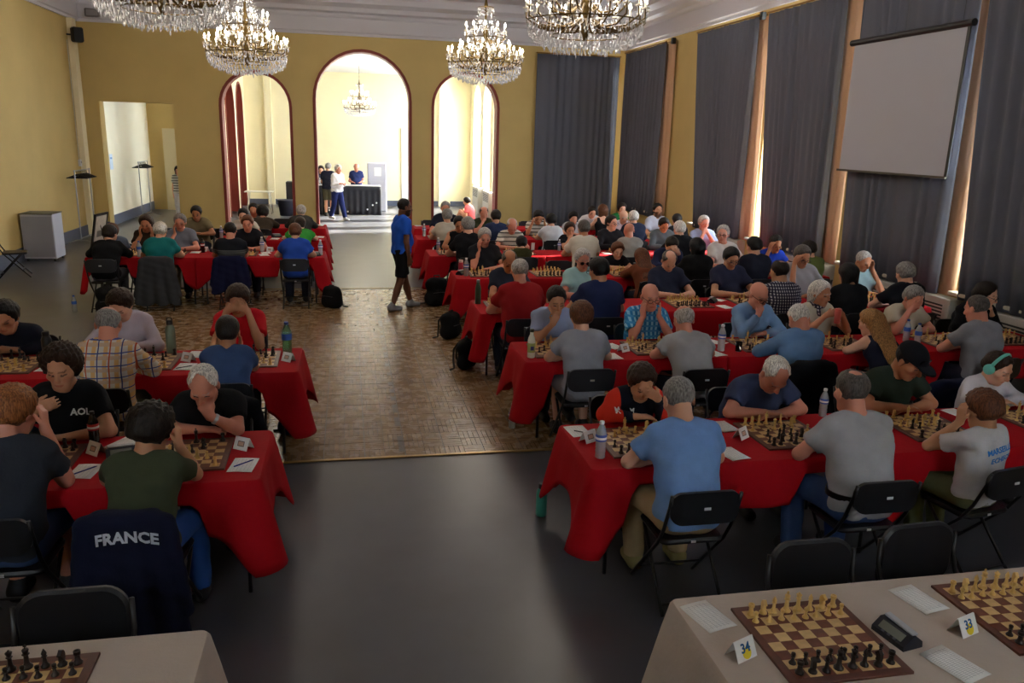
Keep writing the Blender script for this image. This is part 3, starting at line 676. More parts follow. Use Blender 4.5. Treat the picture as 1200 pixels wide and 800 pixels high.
# ceiling with stepped cornice
struct(MB().bb((XL-.3, YF, ZC), (XR+.45, YB2, ZC+.1)).build('ceiling', CEIL))
prof = [(0, ZW), (.05, ZW), (.05, ZW+.06), (.08, ZW+.09), (.08, ZW+.42), (.13, ZW+.46), (.16, ZW+.52), (.30, ZW+.56), (.34, ZW+.66), (.52, ZW+.74), (.56, ZW+.86), (.62, ZC), (0, ZC)]
mb = MB(); mb.prism([(YB-d, z) for d, z in prof], 0, XL, XR); struct(mb.build('trim_20', CEIL))
mb = MB(); mb.prism([(XR-d, z) for d, z in prof], 1, YF, YB-.0); struct(mb.build('trim_21', CEIL))
mb = MB(); mb.prism([(XL+d, z) for d, z in prof], 1, YF, YB-.0); struct(mb.build('trim_22', CEIL))
FILL_WIN = [(-3.5, -2.6), (3.6, 4.5)]; FZ0, FZ1 = 2.6, 4.5  # two unseen windows, added behind the camera to brighten the foreground
mb = MB(); cur = XL-.3
for (a, b) in FILL_WIN: mb.bb((cur, YF-.3, 0), (a, YF, ZC)); mb.bb((a, YF-.3, 0), (b, YF, FZ0)); mb.bb((a, YF-.3, FZ1), (b, YF, ZC)); cur = b
mb.bb((cur, YF-.3, 0), (XR+.45, YF, ZC)); struct(mb.build('wall_front', YEL))
for (a, b) in FILL_WIN:
    fr = MB(); y = YF-.22
    for x in (a+.03, (a+b)/2, b-.03): fr.bb((x-.03, y-.02, FZ0), (x+.03, y+.02, FZ1))
    for z in (FZ0+.03, 3.2, FZ1-.03): fr.bb((a, y-.02, z-.03), (b, y+.02, z+.03))
    wo = struct(fr.build('window_%d' % wn, mat('window_frame_paint', (200, 196, 188), .5))); wn += 1
    for x0, x1 in ((a+.06, (a+b)/2-.03), ((a+b)/2+.03, b-.06)):
        for z0, z1 in ((FZ0+.06, 3.17), (3.23, FZ1-.06)): MB().bb((x0, y-.004, z0), (x1, y+.004, z1)).build('pane', GLASS, wo)
for i, (lo, hi) in enumerate([((XL, YF, 0), (XL+.02, YB, .28)), ((XL, YB-.02, 0), (DOOR[0], YB, .28)), ((DOOR[1], YB-.02, 0), (ARCH[0][0]-.03, YB, .12)), ((ARCH[2][1]+.03, YB-.02, 0), (5.1, YB, .12))]):
    struct(MB().bb(lo, hi).build('baseboard_%s' % ['left', 'back_corner', 'back_middle', 'back_right'][i], BASEB))
struct(MB().bb((XL, 15.2, 0), (XL+.16, 15.6, ZW)).build('trim_23', YEL)); struct(MB().bb((XL, YB-.75, 0), (XL+.12, YB-.45, ZW)).build('trim_24', CREAM))
# --- annex behind the arches and the corridor behind the door
AX0, AX1, AY1, AZ = -3.72, 4.75, 32.0, 4.92
mb = MB(); struct(MB().bb((XL-.3, AY1, 0), (AX1+.45, AY1+.3, AZ+.4)).build('wall_annex_back', CREAM))
struct(MB().bb((XL-.3, YB2, AZ), (AX1+.45, AY1+.3, AZ+.12)).build('ceiling_annex', WHITE))
struct(MB().bb((XL-.3, YB2, 0), (XL, AY1, AZ)).build('wall_corridor', mat('pale_plaster', (236, 228, 204), .75)))
struct(MB().bb((XL, YB2, 0), (XL+.02, AY1, .28)).build('baseboard_corridor', BASEB))
struct(MB().bb((AX0, AY1-.02, 0), (AX1, AY1, .2)).build('baseboard_annex', BASEB))
AW = [(23.5, 24.8), (25.4, 26.8), (27.4, 28.9), (29.5, 31.2)]
mb = MB(); cur = YB2
for (a, b) in AW:
    mb.bb((AX1, cur, 0), (AX1+.4, a, AZ)); mb.bb((AX1, a, 0), (AX1+.4, b, .95)); P = arch_pts(a, b, 4.55)
    for (p, q) in zip(P[:-1], P[1:]): mb.prism([(p[0], p[1]), (q[0], q[1]), (q[0], AZ), (p[0], AZ)], 0, AX1, AX1+.4)
    cur = b
mb.bb((AX1, cur, 0), (AX1+.4, AY1, AZ)); struct(mb.build('wall_annex_right', CREAM))
for (a, b) in AW:
    fr = MB(); x = AX1+.3
    for y in (a+.03, (a+b)/2, b-.03): fr.bb((x-.02, y-.03, .95), (x+.02, y+.03, 3.66 if y != (a+b)/2 else 4.5))
    for z in (.98, 2.3, 3.6): fr.bb((x-.02, a, z-.03), (x+.02, b, z+.03))
    wo = struct(fr.build('window_%d' % wn, WHITE)); wn += 1
    for z0, z1 in ((1.0, 2.28), (2.32, 3.58)):
        for y0, y1 in ((a+.05, (a+b)/2-.03), ((a+b)/2+.03, b-.05)): MB().bb((x-.004, y0, z0), (x+.004, y1, z1)).build('pane', GLASS, wo)
    P = arch_pts(a, b, 4.55); MB().prism([(p[0], p[1]) for p in P if p[1] > 3.6] if False else [(p[0], p[1]) for p in P], 0, x-.004, x+.004).build('fanlight_pane', GLASS, wo)
LA = [(23.9, 26.3), (27.0, 29.0), (29.6, 31.3)]
mb = MB(); cur = YB2
for (a, b) in LA:
    mb.bb((AX0-.3, cur, 0), (AX0, a, AZ)); P = arch_pts(a, b, 4.35)
    for (p, q) in zip(P[:-1], P[1:]): mb.prism([(p[0], p[1]), (q[0], q[1]), (q[0], AZ), (p[0], AZ)], 0, AX0-.3, AX0)
    cur = b
mb.bb((AX0-.3, cur, 0), (AX0, AY1, AZ)); struct(mb.build('wall_annex_left', CREAM))
for (a, b) in LA:
    o = struct(arch_trim('trim_%d' % tn, a-.01, b+.01, 4.36, 0, .36)); tn += 1
    o.rotation_euler = (0, 0, PI/2); o.location = (AX0+.03, 0, 0)      # local x becomes world y
struct(MB().bb((-6.55, 29.4, 0), (-5.2, 29.6, 4.9)).build('wall_corridor_end', YEL))
# --- curtains
def curtain(label, axis, a, b, ztop, zbot, at, folds, amp=.045, mat_=CURT, bot=(0, 0), name='curtain', grp=None):
    n = folds*8; ph = random.uniform(0, 6)
    def fn(u, v):
        t0 = a+(b-a)*u; tb = (a+bot[0])+((b+bot[1])-(a+bot[0]))*u; t = t0+(tb-t0)*v
        d = amp*(.55+.45*v)*(.65+.35*math.sin(11*u+2*ph))*math.sin(2*PI*folds*u+ph+1.6*math.sin(5*u+ph)+.9*math.sin(13*u+.8*v+ph))+.014*math.sin(23*u+3*v)
        p = [t, at+d, ztop+(zbot-ztop)*v] if axis == 0 else [at+d, t, ztop+(zbot-ztop)*v]; return p
    root = thing(name, label, 'curtain', (0, 0, 0), 0, grp)
    mb = MB(); mb.grid(fn, n, 6); o = mb.build('curtain_cloth', mat_, root, 'all'); solidify(o, .006, 0)
    hd = MB()
    if axis == 0: hd.tube([(a-.03, at-.02, ztop+.02), (b+.03, at-.02, ztop+.02)], .018, 8)
    else: hd.tube([(at-.02, a-.03, ztop+.02), (at-.02, b+.03, ztop+.02)], .018, 8)
    hd.build('curtain_rail', mat('brass_rail', (150, 112, 50), .4, .6), root, True); return root
cx = XR-.17
curtain('wide grey pleated curtain on the back wall in the corner', 0, 5.2, 7.6, 5.02, .02, YB-.12, 11)
curtain('grey pleated curtain between the room corner and the peach lining beside the far pier', 1, 19.3, 22.25, 5.08, .86, cx, 13, bot=(.1, 0))
curtain('grey curtain between the plain yellow pier and the narrow bright window gap', 1, 14.75, 17.45, 5.08, .9, cx, 12, bot=(.05, -.55))
curtain('grey curtain between the bright window gap and the projection screen', 1, 11.95, 14.35, 5.08, .9, cx, 12, bot=(-.1, -.5))
curtain('grey curtain hanging behind the white projection screen', 1, 9.12, 11.5, 5.08, .9, cx, 10, bot=(-.05, -.25))
curtain('grey curtain just past the projection screen toward the foreground', 1, 5.6, 8.98, 5.08, .9, cx, 12, bot=(-.05, -.3))
curtain('grey curtain beside the beige foreground tables', 1, 2.4, 5.5, 5.08, .9, cx, 11)
PEACH = bpy.data.materials.new('peach_lining'); PEACH.use_nodes = True
nt = PEACH.node_tree; b = nt.nodes['Principled BSDF']; b.inputs['Base Color'].default_value = (*lin((214, 172, 136)), 1); b.inputs['Roughness'].default_value = .9
tl = nt.nodes.new('ShaderNodeBsdfTranslucent'); tl.inputs[0].default_value = (*lin((226, 182, 140)), 1); mx = nt.nodes.new('ShaderNodeMixShader'); mx.inputs[0].default_value = .07
nt.links.new(b.outputs[0], mx.inputs[1]); nt.links.new(tl.outputs[0], mx.inputs[2]); nt.links.new(mx.outputs[0], nt.nodes['Material Output'].inputs[0])
for (a, b_, lb, bo) in ((18.95, 19.75, 'peach curtain lining glowing beside the far yellow pier', (-.05, .1)), (14.55, 15.2, 'thin peach lining at the bright gap between two windows', (-.2, -.2)), (11.6, 12.4, 'peach curtain lining beside the projection screen', (-.08, -.1)), (8.9, 9.6, 'thin peach lining at the foreground edge of the projection screen', (-.05, -.06))):
    curtain(lb, 1, a, b_, 5.08, .9, cx+.10, 3, .02, PEACH, bo)
for (y, lb) in ((18.9, 'small black speaker clamp on the rail above the far pier'), (14.62, 'black clamp on the rail above the bright window gap')):
    r = thing('curtain_clamp', lb, 'clamp', (XR-.16, y, 5.05)); MB().box((0, 0, .03), (.1, .1, .14), bev=.015).build('housing', BLACK, r); MB().box((.03, 0, .03), (.06, .05, .05)).build('bracket', STEEL, r)
# projection screen
sy0, sy1 = 9.03, 11.3
r = thing('projection_screen', 'white roll-down projection screen hanging before the curtains', 'screen', (XR-.36, 0, 0))
MB().bb((-.004, sy0, 2.42), (.004, sy1, 4.22)).build('screen_fabric', mat('screen_white', (184, 184, 194), .8), r)
MB().tube([(0, sy0-.1, 4.26), (0, sy1+.08, 4.26)], .045, 12).build('roller_case', BLACK, r, True); MB().bb((-.015, sy0-.03, 2.40), (.015, sy1+.05, 2.43)).build('bottom_bar', mat('olive_bar', (70, 64, 50), .5), r)
MB().bb((-.006, sy0-.05, 2.42), (.0055, sy0, 4.22)).build('screen_border', BLACK, r)
for y in (sy0+.1, sy1-.1): MB().tube([(0, y, 4.28), (0, y, 5.86)], .003, 5).build('suspension_cable', BLACKM, r)
# radiators under the windows
def radiator(label, y0, y1, loc, rz=0, hgt=.82):
    r = thing('radiator', label, 'radiator', loc, rz); L = y1-y0
    MB().bb((-.2, 0, 0), (0, L, hgt), bev=.01).build('casing', mat('radiator_paint', (176, 172, 164), .5), r)
    for z in np.linspace(hgt-.32, hgt-.1, 6): MB().bb((-.205, .12, z-.011), (-.19, L-.12, z+.011)).build('slot', mat('dark_slot', (30, 30, 30), .6), r)
    return r
for (y, lb) in ((14.7, 'white convector radiator under the bright window gap'), (11.6, 'white convector radiator below the curtain before the screen'), (8.75, 'white convector radiator under the projection screen'), (6.5, 'white convector radiator below the curtain past the screen')): radiator(lb, 0, 1.7, (XR-.002, y, 0), 0, .88)
# ---------------------------------------------------------------- chandeliers
CRYS = mat('crystal', (235, 236, 240), .06, spec=.9, trans=.55); BRASS = mat('aged_brass', (92, 74, 40), .35, .8)
BULB = mat('lit_bulb', (255, 244, 225), .4, emit=BULB_E); CANDLE = mat('candle_sleeve', (236, 230, 214), .5)
def chandelier_proto(label, loc):
    root = thing('chandelier', label, 'chandelier', loc, 0, 'crystal chandeliers of the hall')     # origin at the foot of the crystals
    rd = random.Random(5)
    MB().lathe([(.02, .15), (.05, .25), (.03, .4), (.07, .55), (.03, .75), (.05, .95), (.02, 1.2), (.04, 1.45), (.012, 1.6)], n=12).build('stem', BRASS, root, True)
    mb = MB()
    for k_ in range(int((ZC-loc[2]-1.55)/.07)):
        z = 1.58+k_*.07; a = (k_ % 2)*PI/2
        mb.tube([(math.cos(a)*.018*math.cos(t), math.sin(a)*.018*math.cos(t), z+.035+.045*math.sin(t)) for t in np.linspace(0, 2*PI, 9)], .005, 4)
    mb.build('chain', BRASS, root)
    bulbm = MB().lathe([(.004, 0), (.017, .012), (.021, .03), (.015, .055), (.002, .085)], n=8).mesh('bulb', BULB, 'all')
    slm = MB().lathe([(.045, -.012), (.05, 0), (.014, .004), (.013, .07), (.004, .072)], n=8).mesh('candle_cup', CANDLE, True)
    def ring(n, R_, zb, zc, r0):
        prof = [(r0, zb+.05), (r0+(R_-r0)*.35, zb-.06), (r0+(R_-r0)*.75, zb-.04), (R_, zb+.06), (R_, zc)]
        am = MB().tube([(x, 0, z) for x, z in prof], [.016, .014, .012, .011, .010], 6).mesh('arm', BRASS, 'all')
        for i in range(n):
            a = 2*PI*i/n+(.1 if R_ < .5 else 0); o = link(bpy.data.objects.new('arm', am), root); o.rotation_euler = (0, 0, a)
            c = link(bpy.data.objects.new('candle_cup', slm), o); c.location = (R_, 0, zc)
            b_ = link(bpy.data.objects.new('bulb', bulbm), o); b_.location = (R_, 0, zc+.07)
    ring(20, .74, .34, .52, .10); ring(10, .50, .52, .66, .08); ring(10, .40, .80, .98, .06)
    for (R_, z) in ((.74, .36), (.42, .20), (.40, .85), (.15, 1.42)): MB().tube([(R_*math.cos(t), R_*math.sin(t), z) for t in np.linspace(0, 2*PI, 33)], .008, 5).build('hoop', BRASS, root)
    mb = MB()
    def drop(x, y, z, r, h): mb.add([(x, y, z), (x+r, y, z-h*.6), (x, y+r, z-h*.6), (x-r, y, z-h*.6), (x, y-r, z-h*.6), (x, y, z-h)], [(0, 1, 2), (0, 2, 3), (0, 3, 4), (0, 4, 1), (5, 2, 1), (5, 3, 2), (5, 4, 3), (5, 1, 4)])
    for lev in range(9):
        R_ = .72*math.cos(lev/9*1.35); z = .34-.30*math.sin(lev/9*1.45); n = max(int(R_*105), 10)
        for i in range(n): t = 2*PI*(i+rd.random()*.6)/n; drop(R_*math.cos(t), R_*math.sin(t), z+rd.uniform(-.02, .02), rd.uniform(.010, .016), rd.uniform(.05, .10))
    for (R_, z, n) in ((.76, .50, 60), (.70, .42, 40), (.52, .64, 36), (.42, .96, 40), (.36, .84, 34), (.30, .76, 30), (.2, .7, 24), (.16, 1.42, 26), (.12, 1.34, 18), (.13, 1.2, 18), (.22, 1.08, 22)):
        for i in range(n): t = 2*PI*(i+rd.random())/n; drop(R_*math.cos(t), R_*math.sin(t), z, rd.uniform(.007, .012), rd.uniform(.05, .10))
    for i in range(10):
        t = 2*PI*i/10
        for q in np.linspace(0, 1, 14): R_ = .14+.26*q+.0; z = 1.38-.45*q-.12*math.sin(PI*q); drop(R_*math.cos(t), R_*math.sin(t), z+.02, .008, .03)
    tag(mb.build('crystal_drops', CRYS, root), kind='stuff')
    return root
def chand_light(loc, w_, root):
    for dz, r, f_ in ((.62, .55, .7), (1.08, .3, .3)):
        l = bpy.data.lights.new('chandelier_light', 'POINT'); l.energy = w_*f_; l.color = (1, .89, .74); l.shadow_soft_size = r
        o = bpy.data.objects.new('chandelier_light', l); COL.objects.link(o); o.parent = root; o.location = (0, 0, dz)
CH = [((-1.82, 16.5, 3.76), 'lit crystal chandelier between the lower arch and its nearer twin'), ((2.72, 16.5, 3.78), 'lit crystal chandelier hanging before the arch beside the curtained corner'),
      ((-2.02, 10.2, 3.83), 'crystal chandelier cut by the ceiling edge on the coat rack side'), ((2.94, 10.2, 3.80), 'crystal chandelier cut by the ceiling edge on the curtain side')]
c0 = chandelier_proto(CH[0][1], CH[0][0]); fix_kids()
CHO = [c0]
for l_, lb in CH[1:]:
    c = copy_tree(c0); c.location = l_; c.rotation_euler = (0, 0, random.uniform(0, .5)); c['label'] = lb; CHO.append(c)
c = copy_tree(c0); c.location = (.42, 28.0, 3.28); c.scale = (.72, .72, .72); c['label'] = 'smaller chandelier hanging in the bright annex behind the arches'; CHO.append(c)
for o, (l_, _) in zip(CHO, CH): chand_light(l_, CHAND_W, o)
chand_light((0, 0, 0), CHAND_W*.5, CHO[4])
# ---------------------------------------------------------------- furniture builders
def rrect(w_, h_, r, n=5):
    P = []
    for (cx_, cy_, a0) in ((w_/2-r, h_/2-r, 0), (-w_/2+r, h_/2-r, PI/2), (-w_/2+r, -h_/2+r, PI), (w_/2-r, -h_/2+r, 1.5*PI)):
        P += [(cx_+r*math.cos(a0+PI/2*i/n), cy_+r*math.sin(a0+PI/2*i/n)) for i in range(n+1)]
    return P
def chair_parts():
    D = {}
    mb = MB(); P = rrect(.40, .39, .05)
    mb.add([(x, y+.03, .425) for x, y in P]+[(x*1.02, y*1.02+.03, .44) for x, y in P]+[(x*.97, y*.97+.03, .455) for x, y in P], [tuple(range(len(P)-1, -1, -1)), tuple(range(2*len(P), 3*len(P)))]+[(k_*len(P)+i, k_*len(P)+(i+1) % len(P), (k_+1)*len(P)+(i+1) % len(P), (k_+1)*len(P)+i) for k_ in (0, 1) for i in range(len(P))])
    D['seat'] = (mb.mesh('seat', VINYL, True), None)
    mb = MB(); P = rrect(.43, .20, .075, 6)
    bow = lambda x, t: -.265+.028*(1-(x/.215)**2)*-1+t
    V = [(x, bow(x, .012), .715+z) for x, z in P]+[(x, bow(x, -.012), .715+z) for x, z in P]; n = len(P)
    mb.add(V, [(i, i+n, (i+1) % n+n, (i+1) % n) for i in range(n)])
    # panel faces as quads across
    m_ = n//2
    for o in (0, n):
        for i in range(m_-1): a, b, c, d = o+i, o+i+1, o+n-2-i, o+n-1-i; mb.add([], []); mb.f.append((a, b, c, d)); mb.mi.append(0)
    D['backrest'] = (mb.mesh('backrest', VINYL, True), None)
    for q in (-1, 1):
        D['side_tube%d' % q] = (MB().tube([(q*.213, -.285, .80), (q*.213, -.265, .72), (q*.212, -.20, .55), (q*.212, -.13, .43), (q*.212, .25, 0.0)], .0115, 8).mesh('leg', BLACKM, 'all'), None)
        D['rear_leg%d' % q] = (MB().tube([(q*.195, .14, .425), (q*.195, -.05, .22), (q*.195, -.25, 0.0)], .0115, 8).mesh('leg', BLACKM, 'all'), None)
    D['stretcher'] = (MB().tube([(-.21, .14, .125), (.21, .14, .125)], .009, 6).mesh('stretcher', BLACKM, 'all'), None)
    D['rear_stretcher'] = (MB().tube([(-.195, -.20, .05), (.195, -.20, .05)], .009, 6).mesh('stretcher', BLACKM, 'all'), None)
    mb = MB()
    mb.box((0, -.2575, .72), (.036, .004, .014)); D['sticker'] = (MB().box((0, -.308, .72), (.04, .004, .016)).mesh('sticker', WHITE), None)
    D['seat_tag'] = (MB().box((0, -.168, .438), (.03, .004, .014)).mesh('sticker', WHITE), None)
    return D
CHD = chair_parts()
CHP = dict(CHD)
mb = MB(); P = rrect(.46, .36, .10, 6); n = len(P); bw = lambda x: -.285-.03*(1-(x/.23)**2)
L_ = [(1.0, -.010), (1.0, .006), (.93, .020)]
mb.add([(x*k_, bw(x*k_)+t, .635+z*k_) for k_, t in [(.93, -.020)]+L_ for x, z in P], [(a*n+i, a*n+(i+1) % n, (a+1)*n+(i+1) % n, (a+1)*n+i) for a in range(3) for i in range(n)])
for o in (0, 3*n):
    for i in range(n//2-1): mb.f.append((o+i, o+i+1, o+n-2-i, o+n-1-i)); mb.mi.append(0)
CHP['backrest'] = (mb.mesh('backrest', VINYL, True), None)
for q in (-1, 1): CHP['side_tube%d' % q] = (MB().tube([(q*.236, -.285, .76), (q*.238, -.275, .62), (q*.235, -.22, .5), (q*.23, -.13, .42), (q*.225, .25, 0.0)], .0125, 8).mesh('leg', BLACKM, 'all'), None)
def chair(label, x, y, rz, grp='black folding chairs of the tournament', sticker=True, padded=False):
    r = thing('folding_chair', label, 'chair', (x, y, 0), rz, grp)
    for k_, (me, _) in (CHP if padded else CHD).items():
        if not sticker and ('sticker' in k_ or 'tag' in k_): continue
        nm = 'leg' if 'leg' in k_ or 'tube' in k_ else ('stretcher' if 'stretcher' in k_ else ('sticker' if k_ == 'seat_tag' else k_)); link(bpy.data.objects.new(nm, me), r)
    return r
T = .76
def table(label, x0, x1, y0, y1, grp='folding tables in rows', feet=()):
    def inset(q):          # table legs stand clear of the sitters' legs
        c_ = (x0+x1)/2; a_ = (x1-x0)/2; best = (-1, .14)
        for i_ in (.14, .09, .19, .24, .05, .29, .34, .40, .46, .52, .58, .64, .70):
            d_ = min([abs(c_+q*(a_-i_)-f_) for f_ in feet]+[.16])
            if d_ > best[0]+1e-6: best = (d_, i_)
        return best[1]
    INS = {q: inset(q) for q in (-1, 1)}
    r = thing('folding_table', label, 'table', ((x0+x1)/2, (y0+y1)/2, 0), 0, grp); a, b = (x1-x0)/2, (y1-y0)/2
    MB().bb((-a+.01, -b+.01, T-.05), (a-.01, b-.01, T-.012), bev=.008).build('tabletop', mat('table_laminate', (150, 146, 140), .5), r)
    for qx in (-1, 1):
        for qy in (-1, 1): MB().tube([(qx*(a-INS[qx]-.02), qy*(b-.1), T-.06), (qx*(a-INS[qx]), qy*(b-.07), .35), (qx*(a-INS[qx]), qy*(b-.06), 0)], .014, 8).build('leg', mat('leg_steel', (70, 72, 78), .35, .8), r, 'all')
        MB().tube([(qx*(a-INS[qx]), -b+.07, .62), (qx*(a-INS[qx]), b-.07, .62)], .011, 6).build('crossbar', mat('leg_steel', (70, 72, 78), .35, .8), r)
    return r
def drape(label, x0, x1, y0, y1, m_, ends=(1, 1), drop=.30, tip=.30, cat='tablecloth', grp='red tablecloths', seed=0, laps=()):
    rd = random.Random(seed); r0 = .03; S = []
    def seg(p, q, n, nrm, end):
        for i in range(n): t = i/n; S.append((p[0]+(q[0]-p[0])*t, p[1]+(q[1]-p[1])*t, nrm, end, None))
    e0, e1 = ends; L, W = x1-x0, y1-y0
    P = []
    # walk round the edge: front, end 1, back, end 0
    def corner(cx_, cy_, a0, i):
        for k_ in range(7): a = a0+PI/2*k_/6; P.append((cx_+r0*math.cos(a), cy_+r0*math.sin(a), (math.cos(a), math.sin(a)), 'c%d' % i))
    def side(p, q, n, nr, nm):
        for k_ in range(1, n): t = k_/n; P.append((p[0]+(q[0]-p[0])*t, p[1]+(q[1]-p[1])*t, nr, nm))
    nL, nW = max(int(L/.045), 8), max(int(W/.045), 8)
    corner(x0+r0, y0+r0, PI, 0); side((x0+r0, y0), (x1-r0, y0), nL, (0, -1), 'f'); corner(x1-r0, y0+r0, 1.5*PI, 1); side((x1, y0+r0), (x1, y1-r0), nW, (1, 0), 'e1')
    corner(x1-r0, y1-r0, 0, 2); side((x1-r0, y1), (x0+r0, y1), nL, (0, 1), 'b'); corner(x0+r0, y1-r0, PI/2, 3); side((x0, y1-r0), (x0, y0+r0), nW, (-1, 0), 'e0')
    cs = [(x0, y0, e0), (x1, y0, e1), (x1, y1, e1), (x0, y1, e0)]; n = len(P); ph = rd.uniform(0, 6)
    rows = 9; V = []; arc = 0
    for i, (x, y, nr, nm) in enumerate(P):
        d = drop
        if nm == 'e0' and not e0: d = .012
        if nm == 'e1' and not e1: d = .012
        bump = 0; cd = None
        for (cx_, cy_, on) in cs:
            dist = math.hypot(x-cx_, y-cy_); b_ = math.exp(-(dist/.17)**2)
            if b_ > bump: bump = b_; cd = (1 if cx_ > (x0+x1)/2 else -1, 1 if cy_ > (y0+y1)/2 else -1, on)
        inner = cd and not cd[2]
        if nm[0] == 'c' and inner: nr = (0, cd[1])
        dd = d+tip*bump*(.8 if inner else 1) if not (nm in ('e0', 'e1') and d < .05) else d
        if nm[0] == 'c' and not inner: dd = drop+tip
        for (lx, ls, top, back) in laps:      # the cloth ends on a sitter's lap instead of cutting through it
            if (y > (y0+y1)/2) == back and abs(y-(y1 if back else y0)) < .05:
                dl = max(0, abs(x-lx)-max(.245*ls, .232)); dd = min(dd, T-top+3.2*dl+18*dl*dl)
        arc += .045; wv = math.sin(arc*9+ph)*.5+math.sin(arc*21+2*ph)*.3
        for k_ in range(rows+1):
            t = k_/rows; fl = (.028+.02*wv)*t+(.10*bump*t if not inner else .01*bump*t)
            q = .012*(1 if t > 0 else 0)
            ox, oy = nr[0]*(q+fl), nr[1]*(q+fl)
            if nm in ('e0', 'e1') and d < .05: ox = 0
            z = T+.002-(0 if k_ == 0 else (dd*t+.0))
            if k_ == 1: z = T-.012; ox, oy = nr[0]*(.012 if d > .05 else 0), nr[1]*.012
            V.append((x+ox, y+oy, z))
    R_ = rows+1
    F = [(i*R_+k_, i*R_+k_+1, ((i+1) % n)*R_+k_+1, ((i+1) % n)*R_+k_) for i in range(n) for k_ in range(rows)]
    F.append(tuple(i*R_ for i in range(n)))
    mb = MB(); mb.add(V, F); o = mb.build('tablecloth', m_, None, True); solidify(o, .003, 0); return tag(o, label, cat, grp)
# chess sets
def knight_mesh(mb, n):
    mb.lathe([(.0175, 0), (.0175, .006), (.013, .011), (.011, .02), (.0125, .024)], n=n)
    pr = [(-.011, .022), (.012, .022), (.009, .034), (.010, .040), (.018, .044), (.019, .050), (.008, .060), (.004, .066), (-.002, .064), (-.010, .054), (-.0125, .040)]
    mb.prism(pr, 0, -.0075, .0075)
PROF = {'pawn': [(.0145, 0), (.0145, .005), (.011, .009), (.007, .016), (.0055, .028), (.009, .031), (.006, .034), (.0095, .040), (.0085, .047), (.002, .050)],
        'rook': [(.0175, 0), (.0175, .006), (.013, .010), (.010, .018), (.009, .036), (.013, .040), (.013, .053), (.009, .053), (.009, .048)],
        'bishop': [(.0165, 0), (.0165, .006), (.012, .011), (.008, .02), (.0065, .042), (.011, .045), (.007, .048), (.010, .057), (.006, .068), (.0035, .07), (.003, .075), (.001, .076)],
        'queen': [(.019, 0), (.019, .007), (.014, .012), (.009, .022), (.0075, .052), (.0125, .055), (.008, .058), (.013, .074), (.010, .077), (.004, .079), (.004, .084), (.001, .085)],
        'king': [(.020, 0), (.020, .007), (.015, .012), (.010, .022), (.008, .054), (.014, .058), (.009, .061), (.0125, .076), (.010, .080), (.003, .082)]}
def piece_mb(k_, n=10):
    mb = MB()
    if k_ == 'knight': knight_mesh(mb, n)
    else:
        mb.lathe(PROF[k_], n=n)
        if k_ == 'king': mb.box((0, 0, .089), (.004, .004, .018)); mb.box((0, 0, .091), (.012, .004, .004))
    return mb
PMESH = {(k_, c_): piece_mb(k_).mesh('chess_'+k_, m_, True) for k_ in list(PROF)+['knight'] for c_, m_ in (('white', PIECE_L), ('black', PIECE_D))}
LOWP = {k_: piece_mb(k_, 6) for k_ in list(PROF)+['knight']}
STUFF = {'white': MB(), 'black': MB()}
BACK = ['rook', 'knight', 'bishop', 'queen', 'king', 'bishop', 'knight', 'rook']
START = [(i, 0, 'white', BACK[i]) for i in range(8)]+[(i, 1, 'white', 'pawn') for i in range(8)]+[(i, 7, 'black', BACK[i]) for i in range(8)]+[(i, 6, 'black', 'pawn') for i in range(8)]
def midgame(seed):
    rd = random.Random(seed); P = []; used = set()
    for (i, j, c_, k_) in START:
        if rd.random() < (.30 if k_ in ('pawn', 'knight', 'bishop') else .12) and k_ != 'king': continue
        d = 1 if c_ == 'white' else -1
        if k_ == 'pawn' and rd.random() < .5: j += d*rd.choice((1, 2))
        elif k_ in ('knight', 'bishop', 'queen') and rd.random() < .7: j += d*rd.choice((1, 2, 2, 3)); i = min(7, max(0, i+rd.choice((-1, 0, 1))))
        if (i, j) in used: continue
        used.add((i, j)); P.append((i, j, c_, k_))
    return P
SQM = {c_: MB().box((0, 0, 0), (.0558, .0558, .0024), bev=.0004).mesh('square', m_) for c_, m_ in (('l', WOOD_L), ('d', WOOD_D))}
BW = .0565
def build_board_mesh(pieces=False):
    mb = MB(); h = BW*4; f_ = .034
    mb.box((0, 0, .0065), (2*h+2*f_, 2*h+2*f_, .013), 0, bev=.002)
    if not pieces:
        for i in range(8):
            for j in range(8): x, y = (i-3.5)*BW, (j-3.5)*BW; e = BW/2; mb.add([(x-e, y-e, .0136), (x+e, y-e, .0136), (x+e, y+e, .0136), (x-e, y+e, .0136)], [(0, 1, 2, 3)], 1+(i+j) % 2)
    return mb.mesh('chess_board', [WOOD_F, WOOD_D, WOOD_L])
BM_FAR, BM_NEAR = build_board_mesh(), build_board_mesh(True)
NP = [0]
PH = {'pawn': .05, 'rook': .053, 'knight': .066, 'bishop': .076, 'queen': .085, 'king': .098}
